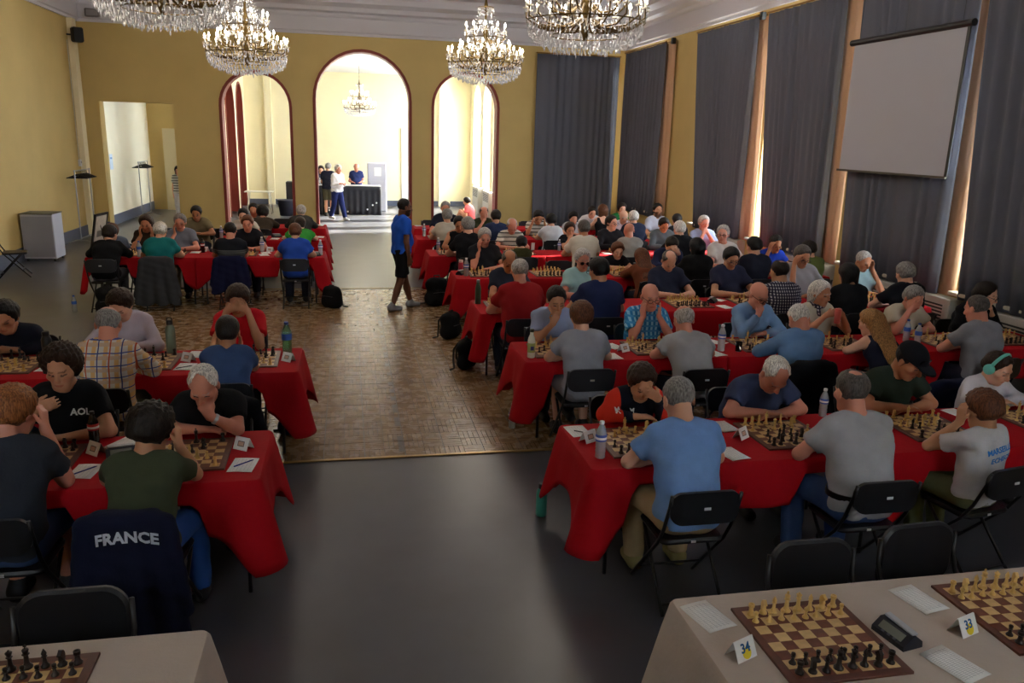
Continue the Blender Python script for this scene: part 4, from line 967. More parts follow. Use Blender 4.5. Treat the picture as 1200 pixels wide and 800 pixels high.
def board(label, x, y, rz, who, setup, near=False, indiv=True, whitefar=True):
    o = bpy.data.objects.new('chess_board', BM_NEAR if near else BM_FAR); link(o); o.location = (x, y, T+.002); o.rotation_euler = (0, 0, rz); tag(o, label, 'chess board', 'wooden chess boards')
    if near:
        for i in range(8):
            for j in range(8): q = link(bpy.data.objects.new('square', SQM['d' if (i+j) % 2 == 0 else 'l']), o); q.location = ((i-3.5)*BW, (j-3.5)*BW, .0125)
    M = Matrix.Translation((x, y, T+.002)) @ Matrix.Rotation(rz, 4, 'Z'); rd = random.Random(int(x*100+y*37))
    FOOT.append((x, y, 4*BW+.036, 4*BW+.036, rz)); taken = {((7-i, 7-j) if whitefar else (i, j)) for (i, j, _, _) in setup}
    for (i, j, c_, k_) in setup:
        if whitefar: ii, jj = 7-i, 7-j
        else: ii, jj = i, j
        def blocked(sq):
            w_ = M @ Vector(((sq[0]-3.5)*BW, (sq[1]-3.5)*BW, .0135)); return hits_body(w_.x, w_.y, .023, w_.z+.006, w_.z+PH[k_])
        if blocked((ii, jj)):       # a hand or sleeve is there: the piece stands on the nearest clear square
            for sq in sorted([(u_, v_) for u_ in range(8) for v_ in range(8) if (u_, v_) not in taken], key=lambda t_: (t_[0]-ii)**2+(t_[1]-jj)**2):
                if not blocked(sq): taken.add(sq); ii, jj = sq; break
        p = M @ Vector(((ii-3.5)*BW+rd.uniform(-.005, .005), (jj-3.5)*BW+rd.uniform(-.005, .005), .0135)); face = rz+(PI if (c_ == 'white') == whitefar else 0)+rd.uniform(-.3, .3)
        if indiv and NP[0] < 300:
            NP[0] += 1; po = link(bpy.data.objects.new('chess_'+k_, PMESH[k_, c_])); po.location = p; po.rotation_euler = (0, 0, face)
            plural = k_ in ('pawn', 'rook', 'knight', 'bishop')
            tag(po, '%s wooden %s on the chess board %s' % ('pale' if c_ == 'white' else 'dark brown', k_, who), 'chess piece', '%s %ss on the board %s' % (c_, k_, who))
        else:
            mb = LOWP[k_]; A = Matrix.Translation(p) @ Matrix.Rotation(face, 4, 'Z'); STUFF[c_].add([A @ Vector(v) for v in mb.v], mb.f)
    return o
# small things on tables
def sheet(label, x, y, rz, z=T+.004, grp='white scoresheets', lines=True):
    mb = MB(); mb.grid(lambda u, v: ((u-.5)*.148, (v-.5)*.21, .0008+.004*(v-.5)**2*2+.002*math.sin(4*u)), 4, 4); o = mb.build('scoresheet', SHEETM, None, True, (x, y, z), rz); solidify(o, .0008, 0)
    return tag(o, label, 'paper', grp)
def sheet_mat():
    def fn(o, band, mix, N):
        inner = N('MULTIPLY', N('LESS_THAN', N('ABSOLUTE', o[0]), .062), N('LESS_THAN', N('ABSOLUTE', o[1]), .088)); ln = N('MULTIPLY', N('MAXIMUM', band(o[1], .009, .13), band(o[0], .021, .06)), inner)
        return mix(ln, (232, 232, 230), (150, 152, 158))
    return pattern_mat('scoresheet_print', fn)
SHEETM = sheet_mat()
def pen(label, x, y, rz, col, z=T+.009, grp='pens beside the boards'):
    r = thing('pen', label, 'pen', (x, y, z), rz, grp); c_ = mat('pen_%d_%d_%d' % col, col, .35)
    MB().tube([(-.07, 0, 0), (.05, 0, 0), (.065, 0, 0), (.07, 0, 0)], [.0045, .0045, .003, .001], 8).build('barrel', c_, r, True); MB().tube([(-.072, 0, 0), (-.03, 0, 0)], .0052, 8).build('pen_cap', c_, r, True); return r
def card(label, x, y, rz, txt=None, hgt=.075, colr=(90, 90, 92)):
    r = thing('number_card', label, 'card', (x, y, T+.003), rz, 'folded table number cards'); w_ = .11
    for q in (-1, 1): MB().add([(-w_/2, q*.035, 0), (w_/2, q*.035, 0), (w_/2, 0, hgt), (-w_/2, 0, hgt), (-w_/2, q*.037, 0), (w_/2, q*.037, 0), (w_/2, q*.002, hgt+.001), (-w_/2, q*.002, hgt+.001)], [(0, 1, 2, 3), (7, 6, 5, 4), (0, 4, 5, 1), (1, 5, 6, 2), (2, 6, 7, 3), (3, 7, 4, 0)]).build('card_face', WHITEP, r)
    tilt = math.atan2(hgt, .035); Mx = Matrix.Translation((0, -.0195, hgt*.5)) @ Matrix.Rotation(tilt, 4, 'X')
    if txt:
        mb = MB(); mb.lathe([(.024, 0), (.024, .0006)], n=20); mb.xf(Mx @ Matrix.Translation((.004, -.014, 0))).build('yellow_disc', mat('yellow_ink', (232, 208, 40), .7), r)
        me = text_mesh(txt, .052, .0006, .0012); me.transform(Mx @ Matrix.Translation((0, .006, .0015))); me.materials.append(mat('blue_ink', (24, 92, 150), .7)); link(bpy.data.objects.new('printed_number', me), r)
    else:
        mb = MB(); mb.box((0, 0, 0), (.05, .034, .0008), 0); mb.xf(Mx @ Matrix.Translation((0, 0, .001))).build('printed_frame', mat('dark_ink', (60, 58, 60), .7), r)
        mb = MB(); mb.box((0, 0, 0), (.042, .026, .0008), 0); mb.xf(Mx @ Matrix.Translation((0, 0, .0014))).build('frame_inner', mat('tan_ink', (206, 170, 150), .7), r)
    return r
def clock(label, x, y, rz):
    r = thing('chess_clock', label, 'clock', (x, y, T+.002), rz, 'digital chess clocks'); w_ = .17
    MB().prism([(-.055, 0), (.05, 0), (.045, .03), (.01, .058), (-.012, .058), (-.055, .022)], 0, -w_/2, w_/2).build('body', mat('clock_shell', (22, 26, 42), .4), r)
    a = math.atan2(.036, .043); MB().box((0, 0, 0), (.12, .036, .002), R=Matrix.Rotation(a, 3, 'X')).xf(Matrix.Translation((0, -.034, .0425))).build('display', mat('lcd', (118, 122, 112), .25), r)
    MB().box((0, .012, .064), (.15, .03, .012), R=Matrix.Rotation(.07, 3, 'Y'), bev=.003).build('lever', mat('lever_grey', (176, 180, 186), .4), r)
    for q in (-1, 0, 1): MB().box((q*.03, -.05, .028), (.014, .008, .004), R=Matrix.Rotation(a, 3, 'X')).build('button', mat('button_grey', (70, 74, 86), .5), r)
    return r
PET = mat('clear_plastic', (232, 238, 244), .12, spec=.7, trans=.6)
def bottle(label, x, y, kind='water', z=T+.003, s=1.0, cat='bottle', grp=None, rz=0):
    r = thing('bottle', label, cat, (x, y, z), rz, grp); r.scale = (s, s, s)
    if kind in ('water', 'bigwater', 'green_pet', 'cola'):
        bm = {'water': PET, 'bigwater': PET, 'green_pet': mat('green_plastic', (120, 190, 140), .1, spec=.6, trans=.75), 'cola': mat('cola', (28, 12, 10), .1, spec=.6)}[kind]
        MB().lathe([(.028, 0), (.032, .006), (.030, .03), (.032, .045), (.030, .06), (.032, .075), (.030, .09), (.033, .105), (.033, .15), (.030, .165), (.018, .195), (.0125, .205), (.0125, .218)], n=16).build('bottle_body', bm, r, 'all')
        MB().lathe([(.015, .212), (.015, .228), (.013, .230)], n=14).build('bottle_cap', mat('blue_cap', (40, 80, 170), .4) if kind in ('bigwater', 'green_pet') else (BLACK if kind == 'cola' else mat('white_cap', (230, 230, 235), .4)), r, True)
        lc = {'water': (60, 90, 170), 'bigwater': (50, 80, 180), 'green_pet': (40, 90, 180), 'cola': (190, 30, 34)}[kind]
        lb = MB().lathe([(.0335, .108), (.0342, .112), (.0342, .146), (.0335, .15)], n=16).build('bottle_label', mat('label_%d' % lc[2], lc, .5), r, True)
        if kind in ('water', 'cola'): MB().lathe([(.0343, .12), (.0346, .122), (.0346, .132), (.0343, .134)], n=16).build('label_stripe', WHITE, lb, True)
    elif kind == 'flask':
        c_ = mat('sage_enamel', (120, 138, 120), .45); MB().lathe([(.036, 0), (.037, .005), (.037, .19), (.034, .21), (.022, .225), (.022, .235)], n=18).build('flask_body', c_, r, 'all'); MB().lathe([(.024, .232), (.024, .262), (.020, .268)], n=16).build('lid', BLACK, r, True)
        MB().tube([(-.018, 0, .262), (-.016, 0, .285), (.016, 0, .285), (.018, 0, .262)], .005, 6).build('lid_loop', BLACK, r, True)
    elif kind == 'darkflask':
        MB().lathe([(.034, 0), (.036, .005), (.036, .19), (.030, .21), (.024, .22)], n=18).build('flask_body', mat('black_enamel', (18, 19, 24), .35), r, 'all'); MB().lathe([(.026, .218), (.026, .25), (.020, .255)], n=16).build('lid', BLACK, r, True)
    elif kind == 'olive':
        MB().lathe([(.034, 0), (.036, .006), (.036, .19), (.030, .22), (.020, .25), (.019, .27)], n=18).build('flask_body', mat('olive_enamel', (58, 76, 52), .4), r, 'all'); MB().lathe([(.021, .268), (.021, .295), (.018, .298)], n=14).build('lid', STEEL, r, True)
    elif kind == 'pink':
        MB().lathe([(.03, 0), (.033, .006), (.033, .12), (.028, .14)], n=16).build('flask_body', mat('raspberry_enamel', (190, 50, 80), .4), r, 'all'); MB().lathe([(.029, .138), (.029, .165), (.024, .17)], n=14).build('lid', mat('pale_lid', (220, 190, 195), .4), r, True)
    elif kind == 'turq':
        MB().lathe([(.036, 0), (.04, .006), (.04, .17), (.032, .2), (.022, .215)], n=18).build('flask_body', mat('turquoise_enamel', (70, 160, 140), .4), r, 'all'); MB().lathe([(.026, .21), (.026, .24), (.02, .245)], n=14).build('lid', BLACK, r, True)
    elif kind == 'juice':
        MB().lathe([(.032, 0), (.035, .006), (.035, .15), (.030, .18), (.017, .21), (.016, .235)], n=18).build('bottle_body', mat('milky_plastic', (206, 208, 196), .25), r, 'all'); MB().lathe([(.0355, .05), (.036, .055), (.036, .13), (.0355, .135)], n=18).build('bottle_label', mat('green_label', (150, 160, 90), .5), r, True)
        MB().box((0, -.0345, .09), (.03, .006, .035)).build('berry_print', mat('berry_print', (50, 50, 110), .5), r); MB().lathe([(.019, .232), (.019, .258), (.016, .26)], n=14).build('bottle_cap', mat('dark_cap', (60, 70, 60), .4), r, True)
    return r
def backpack(label, x, y, rz, s=1.0, col=(18, 19, 22), flat=1.0):
    r = thing('backpack', label, 'backpack', (x, y, 0), rz); f = Field((-.25*s, -.2*s, 0), (.25*s, .2*s, .55*s), .017)
    f.cone((-.08*s, 0, .11*s), (.08*s, 0, .11*s), .115*s, .115*s, .05); f.cone((-.07*s, .01, .32*s*flat), (.07*s, .01, .32*s*flat), .105*s, .105*s, .08); f.cone((0, -.07*s, .12*s), (0, -.06*s, .2*s), .09*s, .08*s, .03); f.half((0, 0, .003), (0, 0, -1))
    f.warp(lambda X, Y, Z: .005*np.sin(30*X+20*Z)*np.sin(25*Y+10*Z)); f.obj('bag_body', cloth(col), r)
    MB().tube([(-.05*s, 0, .40*s*flat), (-.04*s, 0, .46*s*flat), (.04*s, 0, .46*s*flat), (.05*s, 0, .40*s*flat)], .010, 6).build('carry_handle', BLACK, r, True)
    for q in (-1, 1): MB().tube([(q*.06*s, .10*s, .38*s*flat), (q*.08*s, .16*s, .28*s*flat), (q*.09*s, .16*s, .12*s), (q*.13*s, .14*s, .02), (q*.2*s, .18*s, .012)], .013, 6).build('strap', BLACK, r, True)
    MB().tube([(-.11*s, -.14*s, .22*s), (0, -.16*s, .23*s), (.11*s, -.14*s, .22*s)], .005, 5).build('zip', mat('zip_grey', (70, 70, 74), .4, .5), r); return r
def draped_jacket(label, x, y, rz, col, low=.22, wtop=.44, wbot=.54, m_=None, name='draped_jacket'):
    r = thing(name, label, 'jacket', (x, y, 0), rz); f = Field((-.36, -.46, low-.02), (.36, -.10, .90), .0125); ph = random.uniform(0, 6)
    n = 17
    for i in range(n):
        u = i/(n-1)*2-1
        f.cone((u*wtop/2*.9, -.265-.02*(1-u*u), .815-.02*abs(u)**3), (u*wbot/2, -.33-.02*math.sin(1.3*i+ph), low+.025*math.sin(.9*i+ph)), .034, .026, .035)
    for q in (-1, 1): f.cone((q*wtop*.46, -.27, .78), (q*wbot*.52, -.30, low+.12), .045, .035, .03)
    f.cone((-wtop*.3, -.24, .82), (wtop*.3, -.24, .82), .034, .034, .03)
    f.warp(lambda X, Y, Z: .006*np.sin(34*X+5*Z+ph)*(1.1-Z)+.002*np.sin(60*Z+20*X))
    o = f.obj('jacket_cloth', m_ or cloth(col), r); return r, o
def wrap_text(txt, size, target, root, center, dirv, m_, upz=(0, 0, 1), bold=.002, arcs=0, name='lettering', off=.004):
    me = text_mesh(txt, size, .0004, bold); dv = Vector(dirv).normalized(); up = Vector(upz); rt = dv.cross(up).normalized(); up = rt.cross(dv).normalized()
    bv = BVHTree.FromPolygons([v.co for v in target.data.vertices], [p.vertices for p in target.data.polygons]); c_ = Vector(center)
    for v in me.vertices:
        x, y = v.co.x, v.co.y
        if arcs: y -= arcs*x*x
        p = c_+rt*x+up*y; h = bv.ray_cast(p-dv*.6, dv)
        v.co = (h[0]-dv*(off+v.co.z)) if h[0] else p
    me.materials.append(m_); return link(bpy.data.objects.new(name, me), root)
# ---------------------------------------------------------------- rows of tables
ROW = {'R0': (2.2, 2.95), 'R1': (4.38, 5.18), 'R2': (6.80, 7.55), 'R3': (8.85, 9.65), 'R4': (11.15, 11.9), 'R5': (13.35, 14.15), 'R6': (15.55, 16.3), 'R7': (17.4, 18.1),
       'L0': (2.3, 3.03), 'L1': (4.5, 5.32), 'L2': (6.7, 7.5), 'L3': (13.2, 14.0), 'L4': (15.35, 16.05), 'L5': (17.3, 18.1)}
SPL = {'R1': (1.45, 3.55, 5.6, 7.45), 'R2': (1.56, 3.55, 5.6, 7.42), 'R3': (1.47, 3.5, 5.5, 7.42), 'R4': (1.5, 3.5, 5.5, 7.42), 'R5': (1.33, 3.35, 5.35, 7.0), 'R6': (1.3, 3.3, 5.3, 7.0), 'R7': (1.4, 3.4, 5.4, 6.9),
       'L1': (-.55, -2.5), 'L2': (-.46, -2.35, -4.2), 'L3': (-.42, -2.4, -4.0), 'L4': (-.46, -2.4), 'L5': (-.5, -2.4)}
def at(px, py, z=T): p = onz(px, py, z); return p[0], p[1]
# ---------------------------------------------------------------- the players
INFO = {}; SEATED = []
def seat(key, px, py, rw, side, who, label, chairlab=True, **k_):
    y0, y1 = ROW[rw]; e = k_.pop('edge', .20); off = k_.pop('dy', 0)
    lod = k_.pop('lod', {'R1': 0, 'L1': 0, 'R2': 1, 'L2': 1, 'R3': 2, 'R4': 2, 'R5': 2, 'L3': 2}.get(rw, 3))
    yaw = k_.get('yaw', 0); sg = 1 if side == 'N' else -1; s_ = k_.get('s', 1.0); ft = k_.get('fat', 0.); g_ = .03 if k_.get('shirt') in ('jacket',) else .022
    base = y0 if side == 'N' else y1; off = abs(off)
    for _ in range(9):           # sit far enough back for the trunk to clear the table edge
        hipY = base-sg*(e+off); sl_ = solve_lean(px, py, hipY, sg, s_, k_.get('pitch', .35)); th_ = sl_[1]
        if sl_[3] > .015 and s_ < 1.12*k_.get('s', 1.0): s_ = min(s_*(1+sl_[3]/.85), 1.12*k_.get('s', 1.0)); continue
        hp, wa, ch, nk, dd_ = spine(th_, s_); pts_ = []
        for A_, B_, ra, rb in ((hp, wa, .112, .108+.025*ft), (wa, ch, .108+.025*ft, .117+.015*ft), (ch, nk, .117+.015*ft, .075)): pts_ += [(A_+(B_-A_)*t_, (ra+(rb-ra)*t_)*s_+g_) for t_ in np.linspace(0, 1, 8)]
        if ft: pts_.append((wa+V3(0, .06+.05*ft, -.02), .13*s_*(.8+.25*ft)+g_))
        need = max(p_[1]+math.sqrt(max(r_*r_-max(0, p_[2]-.77, .70-p_[2])**2, 0)) for p_, r_ in pts_ if max(0, p_[2]-.77, .70-p_[2]) < r_)
        if need+.018 <= e+off: break
        e = need+.018-off
    k_['s'] = s_; inf = person(label, px, py, hipY, sg, lod=lod, edge=e+off, **k_); INFO[key] = inf
    lg_ = k_.get('legs', (0, 0)); X_0 = inf['loc'][0]
    SEATED.append((rw, X_0, s_, (.455+.20*s_), side == 'F', [X_0+sg*(q*.13*s_+l_*.3) for q, l_ in zip((-1, 1), lg_)]))
    inf['chair_y'] = hipY+sg*.04
    if chairlab: chair('black folding chair seating the '+who, X_0, inf['chair_y'], (0 if side == 'N' else PI)+yaw*.8)
    return inf
fold = ('fold', 'fold'); tab = ('table', 'table'); JEANS = (64, 88, 136); DK = (34, 36, 44)
# first curtain-side row
seat('bluepolo', 795, 468, 'R1', 'N', 'light blue polo', 'person in light blue polo and khaki trousers bent over the board', pitch=.55, hair='receding', hc='grey', shirt='polo', sc=(116, 152, 208), pc=(170, 148, 112), fat=.25, arms=fold, legs=(-.12, 0), shoe=(150, 140, 90))
seat('greytee', 997, 458, 'R1', 'N', 'grey tee with black belt', 'person in grey tee, blue jeans and black belt seen from behind', pitch=.25, hair='crown', hc='dgrey', shirt='tee', sc=(168, 168, 172), pc=JEANS, fat=.45, arms=('table', 'table'), extra='belt', skin='pink', legs=(-.25, 0))
seat('marseille', 1150, 480, 'R1', 'N', 'white tee with blue lettering', 'person in white tee with blue lettering on the back, hand at head', pitch=.35, yaw=.22, hair='thick', hc='auburn', shirt='tee', sc=(196, 194, 198), pc=(104, 108, 74), s=.86, arms=('temple', 'fold'), skin='olive')
seat('redjacket', 752, 449, 'R1', 'F', 'red and black jacket', 'person in red and black jacket leaning the forehead on one hand', pitch=.55, hair='thick', hc='brown', shirt='jacket', smat=pattern_mat('red_black', red_black), s=.9, arms=('brow', 'fold'), pc=DK, skin='olive')
seat('navytee', 908, 440, 'R1', 'F', 'navy tee with folded arms', 'person in navy blue tee with folded forearms, head bowed low', pitch=.85, hair='receding', hc='white', shirt='tee', sc=(60, 70, 102), fat=.8, arms=fold, skin='red', pc=DK, s=1.05)
seat('greentee', 1064, 424, 'R1', 'F', 'dark green tee and cap', 'person in dark green tee and black cap with sunglasses, forearms folded', pitch=.55, hyaw=.35, hair='cap', hc='black', shirt='tee', sc=(44, 54, 44), fat=.5, arms=fold, skin='tan', pc=DK, s=1.04)
seat('headphones', 1168, 432, 'R1', 'F', 'white shirt and headphones', 'person in white shirt wearing turquoise headphones', pitch=.45, hyaw=.3, hair='short', hc='brown', shirt='long', sc=(206, 204, 214), s=.84, arms=fold, extra='headphones', pc=DK)
# second curtain-side row
seat('r2a', 681, 370, 'R2', 'N', 'pale grey tee at the juice bottle', 'person in pale grey tee and shorts at the second-row aisle end', pitch=.3, hair='thick', hc='auburn', shirt='tee', sc=(156, 158, 168), pants='shorts', pc=(140, 140, 146), s=.93, arms=fold)
seat('r2b', 801, 375, 'R2', 'N', 'grey tee before the blue plaid shirt', 'person in grey tee facing the blue plaid shirt', pitch=.35, hair='sides', hc='silver', shirt='tee', sc=(166, 166, 168), fat=.3, arms=fold, skin='pink')
seat('r2c', 936, 374, 'R2', 'N', 'faded denim blue shirt', 'person in faded denim blue shirt hunched far over the table', pitch=.8, hair='receding', hc='white', shirt='long', sc=(104, 138, 180), fat=.4, arms=fold, skin='pink')
seat('r2d', 1020, 378, 'R2', 'N', 'navy tank top', 'person in navy tank top at the table with the drink', pitch=.35, hyaw=.25, yaw=.1, hair='long', hc='blond', shirt='tank', sc=(30, 32, 50), s=.93, arms=('fold', 'fold'), women=True)
seat('r2e', 1145, 360, 'R2', 'N', 'grey polo near the radiator', 'person in grey polo facing the beige polo', pitch=.3, hyaw=.2, hair='buzz', hc='dgrey', shirt='polo', sc=(132, 132, 138), fat=.3, arms=fold, skin='pink', yaw=.1)
seat('r2f', 652, 352, 'R2', 'F', 'pale blue striped shirt', 'person in pale blue shirt resting the chin in one hand', pitch=.45, hair='short', hc='dark', shirt='shirt', sc=(158, 172, 208), arms=('fold', 'chin'), skin='olive')
seat('r2g', 762, 348, 'R2', 'F', 'blue plaid shirt', 'person in blue plaid shirt with both hands on the cheeks', pitch=.2, hair='bald', hc='grey', shirt='shirt', smat=pattern_mat('plaid_blue', plaid_blue), arms=('cheek', 'cheek'), skin='pink', glasses=True, fat=.3)
seat('r2h', 888, 346, 'R2', 'F', 'sky blue shirt', 'person in sky blue shirt with glasses and fist at the mouth', pitch=.4, hyaw=.2, hair='bald', hc='grey', shirt='long', sc=(128, 164, 206), arms=('fold', 'mouth'), skin='pink', glasses=True)
seat('r2i', 961, 343, 'R2', 'F', 'cream top and scarf', 'person in cream top with scarf holding a pink drink', pitch=.2, hyaw=.35, hair='mid', hc='white', shirt='tee', sc=(206, 200, 180), arms=('hold', 'hold'), skin='tan', s=.96, women=True, extra='scarf')
seat('r2j', 1071, 350, 'R2', 'F', 'beige polo', 'person in beige polo hiding the face behind one hand', pitch=.5, hair='short', hc='grey', shirt='polo', sc=(186, 176, 154), arms=('fold', 'brow'), fat=.4, skin='pink')
seat('r2k', 1154, 346, 'R2', 'F', 'black hooded top', 'person in black top with chin on the fist by the radiator', pitch=.3, hyaw=.6, hair='mid', hc='dark', shirt='jacket', sc=(16, 16, 19), arms=('chin', 'fold'), glasses=True)
# third curtain-side row
seat('r3a', 609, 318, 'R3', 'N', 'brick red polo', 'person in brick red polo on the third row aisle end', pitch=.3, hair='buzz', hc='silver', shirt='polo', sc=(158, 30, 34), arms=fold, fat=.5, skin='pink')
seat('r3b', 703, 316, 'R3', 'N', 'navy polo and glasses', 'person in navy polo and glasses facing the sunglasses', pitch=.3, hyaw=.45, hair='short', hc='black', shirt='polo', sc=(42, 52, 92), arms=fold, glasses=True, fat=.4, skin='olive')
seat('r3c', 914, 318, 'R3', 'N', 'small-checked shirt', 'person in small-checked shirt seen from behind', pitch=.25, hyaw=.3, hair='crown', hc='dark', shirt='shirt', smat=pattern_mat('check_dark', check_dark), arms=fold, skin='olive')
seat('r3d', 993, 322, 'R3', 'N', 'broad black tee', 'person in broad black tee near the radiator', pitch=.4, hair='mid', hc='black', shirt='tee', sc=(20, 21, 25), arms=fold, fat=.4, skin='olive')
seat('r3e', 1060, 320, 'R3', 'N', 'black top at the wall', 'person in black top seated at the wall before the radiator', pitch=.4, hair='short', hc='grey', shirt='tee', sc=(24, 26, 34), arms=fold, dy=.1)
seat('r3f', 597, 306, 'R3', 'F', 'dark navy tee at the olive flask', 'person in dark navy tee leaning past the red polo', pitch=.5, hair='sides', hc='dgrey', shirt='tee', sc=(40, 44, 58), arms=('reach', 'reach'), yaw=0, skin='tan')
seat('r3g', 683, 304, 'R3', 'F', 'aqua tee and sunglasses', 'person in pale aqua tee wearing sunglasses', pitch=.25, hair='short', hc='silver', shirt='tee', sc=(158, 196, 198), arms=fold, glasses='dark', skin='red')
seat('r3h', 784, 306, 'R3', 'F', 'navy polo with bowed head', 'person in navy polo bowing the head over a full board', pitch=.7, hair='sides', hc='dgrey', shirt='polo', sc=(38, 42, 62), arms=fold, fat=.4)
seat('r3i', 857, 302, 'R3', 'F', 'navy tee with crossed forearms', 'person in navy tee and glasses with crossed forearms', pitch=.5, hair='short', hc='black', shirt='tee', sc=(42, 44, 66), arms=fold, glasses=True, fat=.3, skin='olive')
seat('r3j', 941, 296, 'R3', 'F', 'ash grey shirt and glasses', 'person in ash grey shirt and glasses, hand at the temple', pitch=.45, hair='short', hc='dgrey', shirt='shirt', sc=(150, 146, 150), arms=('fold', 'temple'), glasses=True, skin='tan')
seat('r3k', 1011, 306, 'R3', 'F', 'grey-green tee', 'person in grey-green tee with a hand lifted to the ear', pitch=.45, hyaw=.2, hair='buzz', hc='silver', shirt='tee', sc=(140, 164, 168), arms=('temple', 'fold'), skin='tan')
# fourth curtain-side row
seat('r4a', 568, 278, 'R4', 'F', 'black tee, cheek in hand', 'person in black tee resting the cheek in one hand by the raspberry flask', pitch=.35, hair='short', hc='silver', shirt='tee', sc=(26, 27, 32), arms=('fold', 'cheek'), skin='red', fat=.3)
seat('r4b', 751, 302, 'R4', 'N', 'rust brown top', 'person in rust brown top seen from behind', pitch=.35, hair='long', hc='auburn', shirt='long', sc=(110, 60, 38), arms=fold, women=True, s=.95)
seat('r4c', 816, 290, 'R4', 'N', 'black hooded jacket', 'person in black jacket facing the plain white tee', pitch=.25, hair='mid', hc='black', shirt='jacket', sc=(18, 18, 20), arms=fold)
seat('r4d', 884, 288, 'R4', 'N', 'dark navy tee', 'person in dark navy tee facing the royal blue polo', pitch=.3, hair='short', hc='black', shirt='tee', sc=(26, 28, 42), arms=fold, hyaw=.3)
seat('r4e', 948, 292, 'R4', 'N', 'olive green tee', 'person in olive green tee by the window', pitch=.35, hair='short', hc='dark', shirt='tee', sc=(96, 104, 54), arms=fold, hyaw=.3)
seat('r4f', 724, 294, 'R4', 'F', 'small dark top', 'person in dark top opposite the rust brown top', pitch=.4, hair='thick', hc='auburn', shirt='tee', sc=(24, 24, 30), s=.82, arms=fold)
seat('r4g', 787, 288, 'R4', 'F', 'dark blue jacket, head down', 'person in dark blue jacket with head down and hand on hair', pitch=.75, hair='short', hc='dark', shirt='jacket', sc=(36, 42, 72), arms=('brow', 'fold'))
seat('r4h', 849, 273, 'R4', 'F', 'plain white tee', 'person in plain white tee and glasses looking sideways', pitch=.05, hyaw=-.6, hair='short', hc='silver', shirt='tee', sc=(206, 200, 196), arms=fold, fat=.5, glasses=True, skin='pink')
seat('r4i', 909, 286, 'R4', 'F', 'royal blue polo', 'person in royal blue polo leaning the head on one hand', pitch=.35, hair='short', hc='dark', shirt='polo', sc=(28, 56, 158), arms=('fold', 'temple'), skin='tan')
# fifth curtain-side row
seat('r5a', 549, 263, 'R5', 'N', 'black blouse', 'person in black blouse at the fifth row aisle end', pitch=.25, hyaw=.3, hair='short', hc='grey', shirt='tee', sc=(24, 24, 28), arms=fold, fat=.4, women=True)
seat('r5b', 611, 285, 'R5', 'N', 'very small dark top', 'small person in dark top facing the striped polo', pitch=.4, hair='thick', hc='black', shirt='tee', sc=(60, 58, 30), s=.66, arms=fold)
seat('r5c', 684, 267, 'R5', 'N', 'ivory shirt', 'person in ivory shirt on the fifth row seen from behind', pitch=.3, hair='short', hc='dgrey', shirt='shirt', sc=(214, 206, 190), arms=fold, fat=.2, skin='olive')
seat('r5d', 737, 270, 'R5', 'N', 'stone grey shirt', 'person in stone grey shirt with folded hands raised', pitch=.3, hair='bald', hc='grey', shirt='shirt', sc=(166, 162, 156), arms=('chin', 'chin'), skin='pink', s=.97)
seat('r5e', 796, 268, 'R5', 'N', 'black coat', 'person in black coat facing the folded hands', pitch=.3, hair='short', hc='white', shirt='jacket', sc=(20, 21, 26), arms=fold)
seat('r5f', 538, 262, 'R5', 'F', 'sleeveless black top', 'person in sleeveless black top behind the black blouse', pitch=.4, hair='short', hc='dark', shirt='tank', sc=(20, 20, 24), arms=('fold', 'table'), s=.95, skin='tan')
seat('r5g', 600, 265, 'R5', 'F', 'white polo with dark stripes', 'person in white polo with dark stripes, head bowed', pitch=.55, hair='sides', hc='silver', shirt='polo', smat=pattern_mat('stripes_white', stripes_white), arms=fold, glasses=True, skin='red', fat=.2)
seat('r5h', 668, 269, 'R5', 'F', 'short-sleeved black tee', 'person in short-sleeved black tee with hand at the mouth', pitch=.25, hair='thick', hc='brown', shirt='tee', sc=(26, 26, 32), s=.84, arms=('fold', 'mouth'), skin='olive')
seat('r5i', 716, 261, 'R5', 'F', 'dark jumper and glasses', 'person in dark jumper and glasses looking sideways', pitch=.1, hyaw=.5, hair='short', hc='dark', shirt='long', sc=(30, 31, 38), arms=fold, glasses=True, fat=.4)
seat('r5j', 778, 264, 'R5', 'F', 'grey-blue jacket', 'person in grey-blue jacket behind the black coat', pitch=.5, hair='short', hc='dark', shirt='jacket', sc=(88, 98, 106), arms=fold, skin='tan')
seat('r5k', 825, 261, 'R5', 'F', 'light blue shirt with folded hands', 'person in light blue shirt with both hands folded at the mouth', pitch=.2, hair='short', hc='silver', shirt='shirt', sc=(160, 174, 212), arms=('mouth', 'mouth'), skin='red')
# sixth and seventh rows
seat('r6a', 524, 253, 'R6', 'N', 'oatmeal tee', 'person in oatmeal tee on the sixth row aisle end', pitch=.3, hair='short', hc='grey', shirt='tee', sc=(196, 188, 172), arms=fold, fat=.3)
seat('r6b', 581, 254, 'R6', 'N', 'dark blue jumper', 'person in dark blue jumper facing the dark green top', pitch=.4, hair='short', hc='dark', shirt='long', sc=(40, 50, 82), arms=fold, fat=.4)
seat('r6c', 646, 258, 'R6', 'N', 'small white tee', 'person in small white tee on the sixth row', pitch=.3, hair='thick', hc='black', shirt='tee', sc=(204, 206, 212), arms=fold, s=.88)
seat('r6d', 742, 255, 'R6', 'N', 'navy blazer', 'person in navy blazer on the sixth row', pitch=.3, hair='short', hc='white', shirt='jacket', sc=(34, 40, 60), arms=fold)
seat('r6e', 793, 258, 'R6', 'N', 'black vest', 'person in black vest by the far yellow pier', pitch=.3, hair='short', hc='dark', shirt='tee', sc=(20, 20, 24), arms=fold, s=.93)
